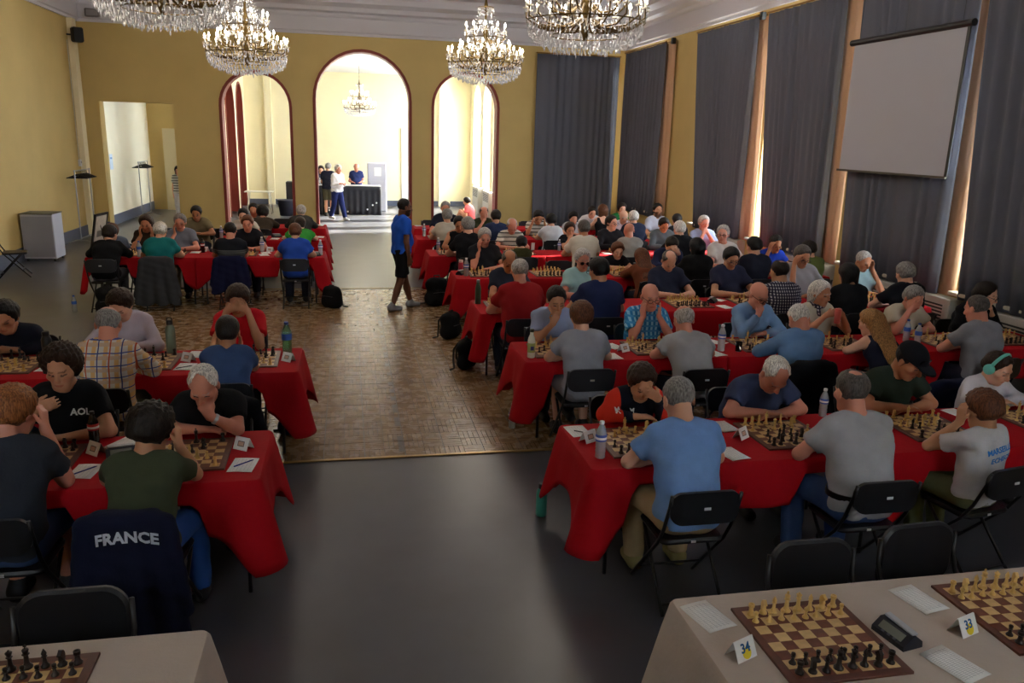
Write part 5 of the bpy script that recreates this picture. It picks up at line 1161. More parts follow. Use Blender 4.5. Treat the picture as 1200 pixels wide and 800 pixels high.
seat('r6f', 522, 243, 'R6', 'F', 'dark navy polo', 'person in dark navy polo looking down on the sixth row', pitch=.4, hair='buzz', hc='grey', shirt='polo', sc=(30, 34, 50), arms=fold, skin='pink')
seat('r6g', 567, 250, 'R6', 'F', 'dark green top', 'person in dark green top with hand at the mouth', pitch=.3, hair='sides', hc='dgrey', shirt='tee', sc=(54, 60, 40), arms=('fold', 'mouth'), skin='red')
seat('r6h', 631, 255, 'R6', 'F', 'striped pale shirt', 'person in striped pale shirt leaning both hands at the head', pitch=.6, hair='thick', hc='black', shirt='tee', smat=pattern_mat('stripes_white', stripes_white), arms=('temple', 'temple'), skin='olive')
seat('r6i', 672, 256, 'R6', 'F', 'pale tee behind the ivory shirt', 'person in pale tee behind the short-sleeved black tee', pitch=.4, hair='thick', hc='black', shirt='tee', sc=(190, 190, 196), s=.9, arms=fold)
seat('r6j', 731, 254, 'R6', 'F', 'pale pink top', 'person in pale pink top beside the navy blazer', pitch=.4, hair='bald', hc='white', shirt='tee', sc=(206, 190, 200), arms=('cheek', 'fold'), skin='fair')
seat('r6k', 771, 246, 'R6', 'F', 'white shirt by the window', 'person in white shirt sitting upright by the far window', pitch=.05, hair='short', hc='black', shirt='shirt', sc=(192, 196, 214), arms=fold, beard=True, skin='olive', s=1.05)
seat('r7a', 694, 249, 'R7', 'F', 'white shirt beside the tank top', 'person in white shirt beside the black tank top', pitch=.5, hair='short', hc='dark', shirt='shirt', sc=(206, 202, 206), arms=fold)
seat('r7b', 729, 245, 'R7', 'F', 'green tee', 'person in green tee at the seventh row near the corner', pitch=.2, hair='thick', hc='dark', shirt='tee', sc=(40, 130, 70), arms=fold)
seat('r7c', 706, 247, 'R7', 'N', 'black tank top', 'person in black tank top before the curtained corner, seen from behind', pitch=.2, hair='mid', hc='auburn', shirt='tank', sc=(18, 18, 22), arms=fold, women=True, lod=2)
# coat-rack-side rows
seat('l1a', 12, 482, 'L1', 'N', 'charcoal tee', 'person in charcoal tee and denim shorts at the picture edge table', pitch=.45, hyaw=-.3, hair='thick', hc='ginger', shirt='tee', sc=(46, 50, 60), pants='shorts', pc=(58, 76, 116), arms=('fold', 'temple'), skin='pink', shoe=(24, 24, 26))
seat('l1b', 174, 503, 'L1', 'N', 'olive tee', 'person in olive tee and blue jeans leaning on one hand', pitch=.4, hyaw=-.35, yaw=-.08, hair='curly', hc='dark', shirt='tee', sc=(66, 72, 52), pc=(44, 82, 150), arms=('fold', 'temple'), s=.9, skin='olive', legs=(0, .25), edge=.15)
seat('l1c', 72, 432, 'L1', 'F', 'black printed tee', 'person in black printed tee with lowered eyes', pitch=.25, hair='curly', hc='brown', shirt='tee', sc=(19, 20, 24), arms=('fold', 'hold'), skin='olive', s=1.0)
seat('l1d', 240, 452, 'L1', 'F', 'black tee and wristwatch', 'person in black tee with wristwatch, hand over the mouth', pitch=.6, hyaw=-.1, hair='receding', hc='white', shirt='tee', sc=(19, 20, 23), arms=('mouth', 'fold'), skin='red', watch=-1, fat=.3)
seat('l2a', 127, 378, 'L2', 'N', 'orange and blue plaid shirt', 'person in orange and blue plaid shirt seen from behind', pitch=.45, hair='sides', hc='grey', shirt='long', smat=pattern_mat('plaid_warm', plaid_warm), arms=fold, pc=(90, 92, 70), skin='pink', fat=.2)
seat('l2b', 267, 387, 'L2', 'N', 'slate blue tee', 'person in slate blue tee facing the red tee', pitch=.3, hair='short', hc='dark', shirt='tee', sc=(62, 84, 128), arms=('cheek', 'cheek'), s=.86, skin='olive')
seat('l2c', 143, 358, 'L2', 'F', 'white long-sleeved shirt', 'person in white long-sleeved shirt bending over the board', pitch=.7, hyaw=-.2, hair='thick', hc='brown', shirt='long', sc=(188, 178, 190), arms=fold)
seat('l2d', 279, 352, 'L2', 'F', 'bright red tee', 'person in bright red tee covering the eyes with both hands', pitch=.5, hair='thick', hc='brown', shirt='tee', sc=(196, 20, 34), arms=('brow', 'brow'), skin='olive', s=1.0)
seat('l2e', 6, 372, 'L2', 'F', 'navy top', 'person in navy top half cut by the picture edge', pitch=.45, hair='thick', hc='black', shirt='long', sc=(26, 28, 40), arms=fold, skin='tan')
seat('l3a', 128, 274, 'L3', 'N', 'black fleece', 'person in black fleece beside the framed panel', pitch=.3, hyaw=-.3, hair='short', hc='dark', shirt='long', sc=(18, 19, 22), pc=(90, 90, 96), arms=fold)
seat('l3b', 188, 271, 'L3', 'N', 'teal polo', 'person in teal polo with a grey jacket over the chair', pitch=.45, hair='short', hc='white', shirt='polo', sc=(24, 110, 112), arms=('fold', 'table'), fat=.3, pc=(120, 106, 86))
seat('l3c', 270, 271, 'L3', 'N', 'dark striped top', 'person in dark striped top with a navy jacket over the chair', pitch=.35, hair='buzz', hc='dark', shirt='tee', smat=pattern_mat('stripes_dark', stripes_dark), arms=('fold', 'chin'), skin='pink')
seat('l3d', 346, 272, 'L3', 'N', 'royal blue tee', 'person in royal blue tee with bare chair back', pitch=.35, hair='short', hc='auburn', shirt='tee', sc=(36, 74, 168), arms=fold)
seat('l3e', 131, 272, 'L3', 'F', 'grey-blue top', 'person in grey-blue top behind the black fleece', pitch=.35, hair='thick', hc='auburn', shirt='tee', sc=(110, 122, 140), s=.85, arms=('lap', 'lap'))
seat('l3f', 171, 262, 'L3', 'F', 'dark brown top', 'person in dark brown top with both hands on the face', pitch=.35, hair='mid', hc='brown', shirt='tee', sc=(60, 44, 34), arms=('cheek', 'cheek'), skin='tan', women=True)
seat('l3g', 211, 260, 'L3', 'F', 'slate grey polo', 'person in slate grey polo resting the cheek in one hand', pitch=.3, hair='short', hc='grey', shirt='polo', sc=(116, 120, 132), arms=('fold', 'cheek'), skin='pink', fat=.2)
seat('l3h', 290, 262, 'L3', 'F', 'black polo', 'person in black polo looking down at the pieces', pitch=.35, hair='short', hc='auburn', shirt='polo', sc=(24, 24, 30), arms=fold, skin='pink')
seat('l4a', 352, 263, 'L4', 'N', 'green tee', 'person in green tee on the fourth coat-rack-side row', pitch=.3, hair='short', hc='brown', shirt='tee', sc=(56, 150, 58), arms=fold)
seat('l4c', 230, 250, 'L4', 'F', 'khaki shirt', 'person in khaki shirt before the plain yellow wall', pitch=.4, hair='short', hc='black', shirt='tee', sc=(124, 112, 84), arms=fold, skin='tan')
seat('l4d', 285, 253, 'L4', 'F', 'off-white tee', 'person in off-white tee behind the black polo', pitch=.3, hair='short', hc='black', shirt='tee', sc=(206, 198, 182), arms=fold)
seat('l5a', 297, 246, 'L5', 'F', 'grey tee by the red arch', 'person in grey tee before the red trimmed arch', pitch=.2, hair='short', hc='dark', shirt='tee', sc=(120, 124, 132), arms=fold, skin='tan')
seat('l5b', 353, 248, 'L5', 'N', 'dark grey jacket', 'person in dark grey jacket on the fifth coat-rack-side row', pitch=.3, hair='short', hc='silver', shirt='jacket', sc=(54, 52, 50), arms=fold)
seat('l5c', 308, 250, 'L5', 'N', 'brown jumper', 'person in dark brown jumper beside the dark grey jacket', pitch=.3, hair='curly', hc='black', shirt='long', sc=(60, 50, 40), arms=fold, dy=.06)
# people on their feet and in the annex
person('person in blue tee and black shorts standing in the aisle', pos=(.80, 12.70, 0), th=.03, dirn=1, yaw=-1.25, stand=((.20, .0), (-.20, .0)), arms=('hang', 'hang'), hair='buzz', hc='black', beard=True, skin='brown', shirt='tee', sc=(30, 84, 190), pants='shorts', pc=(16, 16, 19), s=1.03, lod=0, pitch=.12, shoe=(130, 132, 136), fat=.25)
person('person in white shirt and navy trousers walking past the black counter', pos=(-.36, 26.4, 0), th=.06, dirn=-1, yaw=.75, stand=((.24, 0), (-.2, .03)), arms=('fronthold', 'fronthold'), hair='short', hc='white', shirt='long', sc=(226, 226, 232), pc=(34, 44, 96), s=1.02, lod=2, pitch=.2, shoe=(210, 210, 210), skin='pink', fat=.3)
person('person in navy tee and shorts standing at the counter with back turned', pos=(-.66, 27.6, 0), dirn=1, yaw=-.3, stand=((0, 0), (0, 0)), arms=('fronthold', 'fronthold'), hair='short', hc='grey', shirt='tee', sc=(34, 38, 60), pants='shorts', pc=(90, 84, 66), s=1.02, lod=3)
person('person in dark top behind the counter beside the glass bottle', pos=(-.92, 28.95, 0), dirn=-1, stand=((0, 0), (0, 0)), arms=('behindtable', 'behindtable'), hair='mid', hc='brown', shirt='tee', sc=(34, 38, 60), s=.93, lod=3, women=True)
person('person in navy polo standing behind the black counter', pos=(.28, 28.95, 0), dirn=-1, th=.08, stand=((0, 0), (0, 0)), arms=('behindtable', 'behindtable'), hair='sides', hc='white', shirt='polo', sc=(40, 50, 98), s=1.0, lod=3, skin='red', fat=.5)
person('person in pink tee sitting on the annex floor by the radiators', pos=(ony(552, 240, 25.2)[0], 25.2, 0), dirn=1, yaw=1.0, th=.2, low=True, arms=('lap', 'lap'), hair='short', hc='dark', shirt='tee', sc=(232, 110, 120), pc=(60, 76, 130), s=.95, lod=3)
person('person in striped white top half hidden behind the door jamb', pos=(-4.94, 25.6, 0), dirn=-1, stand=((0, 0), (0, 0)), arms=('hang', 'hang'), hair='mid', hc='black', shirt='tee', smat=pattern_mat('stripes_white', stripes_white), pc=(200, 200, 205), s=.95, lod=3, women=True)
# ---- clothing print
i_ = INFO['marseille']; BLUEI = mat('cyan_print', (40, 120, 196), .8)
for k_, (tx, dz, sz) in enumerate((('MARSEILLE', .035, .050), ('ECHECS', -.028, .050))):
    c_ = i_['chest']+np.array([.012+.012*k_, -.1, .0+dz]); wrap_text(tx, sz, i_['shirt'], i_['shirt'], c_, (0, 1, -.15), BLUEI, upz=(-.12, 0, 1), bold=.0015, off=.003)
wrap_text('AOL', .06, INFO['l1c']['shirt'], INFO['l1c']['shirt'], INFO['l1c']['chest']+np.array([-.10, .1, .01]), (0, -1, -.1), mat('white_print', (220, 220, 220), .8), off=.003)
for x_, z_ in ((.17, .02), (.045, .0)):
    wrap_text('M', .05, INFO['redjacket']['shirt'], INFO['redjacket']['shirt'], INFO['redjacket']['chest']+np.array([x_, .1, z_]), (0, -1, -.1), mat('white_print', (220, 220, 220), .8), off=.003)
# ---- jackets over chairs
i_ = INFO['l1b']; jr, jo = draped_jacket('navy jacket lettered FRANCE hanging over the chair of the olive tee', i_['loc'][0], i_['chair_y']-.005, -.06, (20, 24, 46), low=.18)
wrap_text('FRANCE', .082, jo, jo, (.02, -.3, .745), (0, 1, 0), mat('silver_print', (196, 200, 210), .7), bold=.003, arcs=.9, off=.003)
i_ = INFO['l3b']; draped_jacket('long grey jacket hanging over the chair of the teal polo', i_['loc'][0], i_['chair_y']-.005, 0, (58, 60, 64), low=.14, wbot=.6)
i_ = INFO['l3c']; draped_jacket('navy jacket hanging over the chair of the dark striped top', i_['loc'][0], i_['chair_y']-.005, 0, (20, 24, 56), low=.3)
i_ = INFO['l1d']; draped_jacket('dark navy coat over the chair of the wristwatch wearer', i_['loc'][0], i_['chair_y']+.005, PI, (22, 24, 32), low=.2, wtop=.5, wbot=.62)
i_ = INFO['r2c']; draped_jacket('black coat over the chair of the denim blue shirt', i_['loc'][0], i_['chair_y']-.005, 0, (16, 17, 20), low=.25)
i_ = INFO['headphones']; draped_jacket('dark navy jacket over the chair of the headphones wearer', i_['loc'][0], i_['chair_y']+.005, PI, (20, 26, 52), low=.3)
# drink in hand
i_ = INFO['r2i']; wv_ = (i_['WR'][-1]+i_['WR'][1])/2; wx = i_['loc']+np.array([-wv_[0], -wv_[1]-.06, wv_[2]])
r = thing('drink_bottle', 'pink drink held by the cream top', 'drink', (wx[0], wx[1], wx[2]-.08)); MB().lathe([(.028, 0), (.032, .01), (.036, .15), (.034, .16)], n=14).build('cup', mat('pink_drink', (232, 120, 110), .3), r, True)
# ---- empty chairs
p = at(955, 660, .74); chair('empty black folding chair behind board thirty-four', 2.27, 2.97, PI, sticker=False, padded=True); chair('empty black folding chair behind board thirty-three', 2.96, 3.05, PI+.05, sticker=False, padded=True)
chair('empty black folding chair at the coat-rack-side beige table', -1.2, 3.04, PI, sticker=False, padded=True)
for (px, py, Y_, rz, lb) in ((660, 308, 12.25, PI, 'empty black chair at the board with nobody playing'), (506, 246, 18.5, PI, 'empty black chair at the seventh row aisle end'), (622, 248, 18.45, PI, 'empty black chair beyond the striped polo'), (330, 252, 18.5, PI, 'empty black chair at the fifth coat-rack-side row'), (260.5, 252, 16.5, PI, 'empty black chair beside the khaki shirt'), (195, 262, 16.5, PI, 'empty black chair beside the wall under the yellow panel'), (578, 243, 18.55, PI, 'empty black chair behind the dark green top')):
    chair(lb, ony(px, py, Y_)[0], Y_, rz)
chair('empty black folding chair standing against the coat rack wall', -6.05, 16.0, -PI/2+.3)
# ---------------------------------------------------------------- what is where, so that nothing is set down inside something else
FOOT = []                                              # footprints on the tables: x, y, half sizes, turn
def corners(f_):
    x, y, hx, hy, rz = f_; c_, s_ = math.cos(rz), math.sin(rz)
    return [(x+a*hx*c_-b_*hy*s_, y+a*hx*s_+b_*hy*c_) for a, b_ in ((-1, -1), (1, -1), (1, 1), (-1, 1))]
def meet(f_, g_):
    if math.hypot(f_[0]-g_[0], f_[1]-g_[1]) > math.hypot(f_[2], f_[3])+math.hypot(g_[2], g_[3]): return False
    A, B = corners(f_), corners(g_)
    for rz in (f_[4], g_[4]):
        for u in ((math.cos(rz), math.sin(rz)), (-math.sin(rz), math.cos(rz))):
            p_ = [c_[0]*u[0]+c_[1]*u[1] for c_ in A]; q_ = [c_[0]*u[0]+c_[1]*u[1] for c_ in B]
            if max(p_) <= min(q_) or max(q_) <= min(p_): return False
    return True
BODIES = []
bpy.context.view_layer.update()
for inf_ in INFO.values():
    for o in inf_['root'].children:
        if o.type == 'MESH' and o.name.split('.')[0] in ('body', 'shirt', 'jacket', 'tank_top'):
            M_ = o.matrix_world; V = [M_ @ v.co for v in o.data.vertices]; xs_, ys_ = [v.x for v in V], [v.y for v in V]
            BODIES.append((min(xs_), max(xs_), min(ys_), max(ys_), BVHTree.FromPolygons(V, [p_.vertices for p_ in o.data.polygons])))
def hits_body(x, y, r, z0, z1):
    for (a, b_, c_, d_, tr_) in BODIES:
        if not (a-r < x < b_+r and c_-r < y < d_+r): continue
        for z in np.linspace(z0, z1, max(2, int((z1-z0)/.02)+1)):
            p_ = Vector((x, y, z)); l_, n_, _, ds = tr_.find_nearest(p_)
            if l_ is not None and (ds < r or (p_-l_).dot(n_) < 0): return True
    return False
RECTS = [(min(v), max(v), *ROW[k_]) for k_, v in SPL.items()]+[(1.38, 3.5, *ROW['R0']), (-2.6, -.6, *ROW['L0'])]
FOOT.append((-3.88, 13.64, .16, .27, -.12))
def free_spot(x, y, hx, hy, rz, tall, hgt, what):
    rect = min(RECTS, key=lambda t_: max(t_[0]-x, x-t_[1], 0)+max(t_[2]-y, y-t_[3], 0)); dg_ = math.hypot(hx, hy)*.9
    cand = [(0, 0)]+[(r_*math.cos(t), r_*math.sin(t)) for r_ in np.arange(.015, .80, .015) for t in np.linspace(0, 2*PI, 24, endpoint=False)]
    for (dx, dy) in cand:
        f_ = (x+dx, y+dy, hx, hy, rz); P_ = corners(f_)
        if any(not (rect[0]+.008 < p_[0] < rect[1]-.008 and rect[2]+.008 < p_[1] < rect[3]-.008) for p_ in P_): continue
        if any(meet(f_, g_) for g_ in FOOT): continue
        if tall and any(hits_body(p_[0], p_[1], .012, T+.006, T+hgt) for p_ in P_+[(f_[0], f_[1])]): continue
        FOOT.append(f_); return f_[0], f_[1]
    print('no free spot for', what); FOOT.append((x, y, hx, hy, rz)); return x, y
ORD = ['', 'first', 'second', 'third', 'fourth', 'fifth', 'sixth', 'seventh']; POSN = ['aisle-end', 'middle', 'wall-end']
sd_ = 0
for rw, xs_ in SPL.items():
    side = 'curtain-side' if rw[0] == 'R' else 'coat-rack-side'; xs_ = sorted(xs_, key=abs)
    for i in range(len(xs_)-1):
        a, b = sorted((xs_[i], xs_[i+1])); y0, y1 = ROW[rw]; pn = POSN[i] if len(xs_) > 2 and i < 2 else (POSN[0] if i == 0 else POSN[2])
        if len(xs_) == 3 and i == 1: pn = 'wall-end'
        inner_lo, inner_hi = (i > 0, i < len(xs_)-2) if rw[0] == 'R' else (i < len(xs_)-2, i > 0)
        d = '%s table in the %s %s red row' % (pn, ORD[int(rw[1])], side)
        here = [p_ for p_ in SEATED if p_[0] == rw and a-.3 < p_[1] < b+.3]
        table('folding table under the red cloth, '+d, a, b, y0, y1, feet=[x_ for p_ in here for x_ in p_[5]]); sd_ += 1
        drape('red tablecloth on the '+d, a, b, y0, y1, REDC, (0 if inner_lo else 1, 0 if inner_hi else 1), seed=sd_, drop=.31, tip=.24, laps=[p_[1:5] for p_ in here])
table('folding table under the beige cloth with the two foreground boards', 1.38, 3.5, *ROW['R0']); drape('beige tablecloth under the the two foreground boards', 1.38, 3.5, *ROW['R0'], BEIGE, seed=50, grp='beige tablecloths')
table('folding table under the beige cloth on the coat rack side', -2.6, -.6, *ROW['L0']); drape('beige tablecloth on the coat rack side with one dark-pieced board', -2.6, -.6, *ROW['L0'], BEIGE, seed=51, grp='beige tablecloths')

# ---------------------------------------------------------------- boards and pieces
board('wooden chess board beside card thirty-four set up on the beige cloth', 1.87, 2.57, 0, 'with card thirty-four', START, True)
board('wooden chess board beside card thirty-three on the beige cloth', 2.90, 2.60, 0, 'with card thirty-three', START, True)
board('wooden chess board on the beige cloth of the coat rack side', -1.24, 2.67, 0, 'on the coat-rack-side beige table', START, True, whitefar=False)
BRD = {'R1': [(1.90, 4.82, 'under the red and black jacket'), (2.99, 4.83, 'between navy tee and grey tee'), (4.15, 4.86, 'before the dark cap'), (5.15, 4.8, 'before the turquoise headphones')],
       'L1': [(-1.03, 4.98, 'before the olive tee'), (-1.92, 5.02, 'before the black printed tee')],
       'L2': [(-.90, 7.16, 'before the bright red tee'), (-1.76, 7.16, 'beside the sage green flask'), (-2.85, 7.16, 'beside the black flask')],
       'R2': [(1.95, 7.18, 'beside the milky juice bottle'), (2.93, 7.2, 'before the blue plaid shirt'), (4.08, 7.2, 'beside the glass of cola'), (5.0, 7.16, 'before the cream top'), (6.22, 7.25, 'beside the two water bottles'), (7.05, 7.2, 'near the radiator end')],
       'R3': [(1.86, 9.3, 'beside the olive flask'), (2.95, 9.25, 'before the sunglasses'), (4.2, 9.3, 'before the bowed navy polo'), (5.1, 9.3, 'before the folded navy sleeves'), (6.25, 9.25, 'before the checked shirt'), (6.95, 9.25, 'beside the radiator')],
       'R4': [(1.98, 11.6, 'beside the raspberry flask'), (2.95, 11.55, 'with nobody playing'), (4.15, 11.5, 'before the rust brown top'), (5.15, 11.5, 'before the white tee'), (6.2, 11.5, 'before the royal blue polo')],
       'R5': [(1.75, 13.75, 'before the black blouse'), (2.95, 13.75, 'before the striped polo'), (4.05, 13.75, 'beside the white card stand'), (4.9, 13.75, 'before the dark jumper'), (6.1, 13.75, 'before the folded hands')],
       'R6': [(1.8, 15.9, 'before the dark navy polo'), (2.8, 15.9, 'before the green top'), (3.95, 15.9, 'before the striped pale shirt'), (5.4, 15.9, 'before the pale pink top'), (6.4, 15.9, 'before the white shirt')],
       'L3': [(-.95, 13.6, 'beside the blue tee'), (-1.75, 13.6, 'before the black polo'), (-2.85, 13.6, 'before the teal polo'), (-3.42, 13.6, 'beside the framed panel')], 'L4': [(-1.0, 15.7, 'before the green tee'), (-1.8, 15.7, 'on the fourth coat-rack-side row')]}
bi = 0
for rw, lst in BRD.items():
    for k_, (x, y, wh) in enumerate(lst):
        yc = sum(ROW[rw])/2; y = min(max(y, yc-.015), yc+.015); bi += 1; su = START if wh == 'with nobody playing' or (rw, k_) in (('R2', 5), ('R3', 2)) else midgame(bi)
        board('wooden chess board '+wh+(' on a red table' if rw in ('L4',) else ''), x, y, random.uniform(-.03, .03), wh, su, whitefar=rw[0] == 'R')
for c_, m_ in (('white', PIECE_L), ('black', PIECE_D)):
    pass
mb = MB(); mb.add(STUFF['white'].v, STUFF['white'].f, 0); mb.add(STUFF['black'].v, STUFF['black'].f, 1)
tag(mb.build('chess_pieces', [PIECE_L, PIECE_D]), 'small chess pieces standing on the boards of the farther red tables', 'chess pieces', kind='stuff')

# ---------------------------------------------------------------- papers, cards, clocks, bottles
SIZE = {'sheet': (.076, .108), 'card': (.058, .040), 'clock': (.088, .058), 'bottle': (.037, .037)}
LAST = [None]
def place(fn, label, px, py, *a, **k_):
    nm = fn.__name__; z_ = k_.get('z', T); x, y = at(px, py, z_)
    if z_ < .1: return fn(label, x, y, *a, **k_)
    if nm == 'pen':
        if LAST[0] and math.hypot(x-LAST[0][0], y-LAST[0][1]) < .16: x, y = LAST[0][2]+(x-LAST[0][0])*.6, LAST[0][3]+(y-LAST[0][1])*.6
        return fn(label, x, y, *a, **k_)
    hx, hy = SIZE[nm]; rz = a[0] if nm != 'bottle' else 0
    if nm == 'bottle': sc_ = k_.get('s', 1.0); hx = hy = .037*sc_
    X, Y = free_spot(x, y, hx, hy, rz, nm != 'sheet', {'card': .08, 'clock': .07, 'bottle': .22}.get(nm, .01), label)
    if nm == 'sheet': LAST[0] = (x, y, X, Y)
    return fn(label, X, Y, *a, **k_)
place(sheet, 'blank scoresheet at the cloth corner beside the board with card thirty-four', 818, 724, .25); place(sheet, 'blank scoresheet between the two foreground boards, under the empty chairs', 1076, 703, .2); place(sheet, 'blank scoresheet near the clock by the board with card thirty-four', 1117, 781, .3)
place(card, 'folded white card numbered thirty-four', 868, 768, .38, '34'); place(card, 'folded white card numbered thirty-three', 1128, 740, .3, '33')
place(clock, 'dark digital chess clock between the two foreground boards', 1047, 748, -1.4)
place(sheet, 'filled scoresheet beside the olive tee at the cloth corner', 279, 546, -.12); place(pen, 'blue pen on the scoresheet by the olive tee', 281, 543, .75, (30, 50, 140)); place(card, 'folded card by the olive-tee board at the aisle end', 274, 526, -.6)
place(sheet, 'scoresheet beside the bitten roll', 83, 554, -.1); place(pen, 'blue pen on the scoresheet by the bitten roll', 86, 552, .85, (30, 40, 130)); place(card, 'folded card beside the cola bottle', 101, 532, -.7)
place(sheet, 'scoresheet half hidden behind the olive tee', 148, 520, -.5); place(clock, 'dark chess clock hidden behind the olive tee', 138, 530, .3)
place(sheet, 'scoresheet in front of the sage green flask', 191, 431, -.1); place(pen, 'black pen on the scoresheet by the sage flask', 189, 432, .6, (20, 20, 24)); place(card, 'folded card at the foot of the sage flask', 197, 425, -.6)
place(sheet, 'scoresheet lying between flask and blue tee', 223, 416, -.2); place(clock, 'dark chess clock behind the slate blue tee', 222, 423, .3)
place(sheet, 'scoresheet at the table end by the green bottle', 320, 431, -.1); place(pen, 'black pen on the scoresheet by the green bottle', 320, 431, 1.2, (20, 20, 24)); place(card, 'folded card at the foot of the green bottle', 334, 423, -.7)
place(sheet, 'scoresheet beside the black flask', 13, 433, -.1)
place(sheet, 'scoresheet beside the water bottle before the red and black jacket', 681, 505, .1); place(pen, 'black pen beside that water bottle and scoresheet', 692, 508, -.6, (20, 20, 24)); place(card, 'folded card behind the small water bottle', 692, 517, .5)
place(sheet, 'scoresheet before the navy tee with folded arms', 851, 501, .15); place(card, 'folded card between light blue polo and grey tee', 868, 513, .6); place(sheet, 'scoresheet beside the elbow of the light blue polo', 856, 533, .2)
place(card, 'folded card beside the grey tee', 1052, 504, .6); place(sheet, 'scoresheet before the dark cap', 1122, 483, .2); place(clock, 'dark chess clock beside the white printed tee', 1142, 491, 1.2)
place(sheet, 'scoresheet beside the milky juice bottle', 612, 408, .05); place(card, 'folded card beside the juice bottle', 616, 414, .5); place(sheet, 'scoresheet between grey tee and plaid shirt', 726, 407, .4); place(card, 'folded card between grey tee and plaid shirt', 732, 412, .5); place(sheet, 'scoresheet at the sleeve of the grey tee', 718, 421, .1)
place(sheet, 'curled scoresheet beside the glass of cola', 852, 401, .7); place(sheet, 'scoresheet at the elbow of the grey polo', 838, 415, .3); place(card, 'folded card between the water bottles', 1066, 408, .4); place(sheet, 'scoresheet before the beige polo', 1110, 390, .2)
place(sheet, 'scoresheet beside the olive flask', 570, 355, .3); place(card, 'folded card beside the olive flask', 576, 358, .6); place(sheet, 'scoresheet at the navy sleeves on the third row', 846, 352, .6); place(clock, 'dark chess clock on the third curtain-side row', 838, 346, .9); place(sheet, 'second scoresheet on the third curtain-side row', 850, 360, .2)
place(sheet, 'scoresheet on the row with nobody playing', 700, 318, .2); place(clock, 'dark chess clock by the raspberry flask', 537, 322, .9)
for i, (px, py, lb) in enumerate(((690, 293, 'scoresheet beside the white card stand'), (730, 297, 'scoresheet before the dark jumper'), (735, 291, 'scoresheet by the stone grey shirt'), (222, 296, 'scoresheet before the teal polo'), (305, 299, 'scoresheet before the black polo'), (320, 299, 'scoresheet between black polo and blue tee'), (352, 297, 'scoresheet beside the blue tee'), (322, 280, 'scoresheet on the fourth coat-rack-side row'), (375, 278, 'scoresheet at the end of the fourth coat-rack-side row'), (375, 264, 'scoresheet on the fifth coat-rack-side row'), (486, 264, 'scoresheet at the end of the seventh row'), (240, 281, 'scoresheet before the khaki shirt'))): place(sheet, lb, px, py, random.uniform(-.3, .3))
for (px, py, lb) in ((305, 293, 'folded card before the black polo'), (315, 296, 'folded card in the third coat-rack-side row middle'), (233, 292, 'folded card before the teal polo')): place(card, lb, px, py, -.4)
for (px, py, lb) in ((322, 296, 'dark chess clock beside the blue tee'), (327, 278, 'dark chess clock on the fourth coat-rack-side row'), (253, 295, 'dark chess clock between teal polo and striped top')): place(clock, lb, px, py, .6)
r = thing('phone_stand', 'white card standing on the fifth red row', 'card', (*free_spot(*at(622, 292), .035, .05, 0, True, .13, 'stand'), T+.003)); MB().box((0, 0, .07), (.06, .01, .14), R=Matrix.Rotation(.12, 3, 'X'), bev=.003).build('panel', WHITEP, r); MB().box((0, .02, .004), (.06, .06, .008)).build('foot', BLACK, r)
place(bottle, 'small clear water bottle before the red and black jacket', 703, 536, 'water', s=1.08); place(bottle, 'clear water bottle beside the navy folded arms', 962, 486, 'water', s=.95)
place(bottle, 'cola bottle with red label on the red cloth', 107, 520, 'cola', s=1.0); place(bottle, 'tall sage green flask with black lid', 190, 420, 'flask', s=1.15); place(bottle, 'tall green plastic bottle with blue label', 335, 416, 'green_pet', s=1.35); place(bottle, 'black flask at the second coat-rack-side row', 36, 430, 'darkflask', s=1.1)
place(bottle, 'milky juice bottle with berry label', 626, 419, 'juice', s=1.05); place(bottle, 'water bottle beside the curled scoresheet', 838, 411, 'water', s=1.15); place(bottle, 'water bottle behind the folded card, next to the board', 1061, 400, 'bigwater', s=1.05); place(bottle, 'water bottle nearest the beige polo board', 1074, 405, 'bigwater', s=1.05); place(bottle, 'tall clear bottle beside the grey polo', 1180, 398, 'bigwater', s=1.2)
place(bottle, 'olive green flask at the third row table end', 560, 356, 'olive', s=1.0); place(bottle, 'raspberry flask on the fourth row', 540, 319, 'pink', s=1.1); place(bottle, 'water bottle beside the raspberry flask', 549, 323, 'water', s=1.15)
place(bottle, 'clear bottle group at the fifth row end', 513, 294, 'water', s=1.0); place(bottle, 'slim clear bottle on the sixth row end', 497, 277, 'water', s=1.1); place(bottle, 'clear bottle by the short-sleeved black tee', 656, 294, 'water', s=.9)
place(bottle, 'clear bottle at the end beside the blue tee', 372, 299, 'water', s=1.1); place(bottle, 'clear bottle beside the black polo', 303, 295, 'water', s=1.1); place(bottle, 'clear bottle before the dark brown top', 163, 298, 'bigwater', s=1.1); place(bottle, 'clear bottle with dark label by the grey polo', 229, 296, 'cola', s=1.0); place(bottle, 'clear bottle before the khaki shirt', 250, 280, 'water', s=1.0)
place(bottle, 'turquoise flask standing on the dark floor under the table', 634, 603, 'turq', z=.002, s=1.05); place(bottle, 'clear bottle standing on the parquet', 600, 501, 'water', z=.008, s=1.1); place(bottle, 'clear bottle on the floor by the black backpack', 88, 365, 'bigwater', z=.002, s=1.1)
x, y = free_spot(*at(865, 412), .036, .036, 0, True, .1, 'glass'); r = thing('glass', 'small glass of cola on the red cloth', 'glass', (x, y, T+.003)); MB().lathe([(.026, 0), (.030, .004), (.034, .10), (.0325, .10), (.028, .006)], n=16).build('tumbler', mat('thin_glass', (240, 244, 246), .03, spec=.6, trans=1.0), r, 'all'); MB().lathe([(.025, .006), (.031, .075), (.001, .076)], n=16).build('drink', mat('cola', (28, 12, 10), .1), r, 'all')
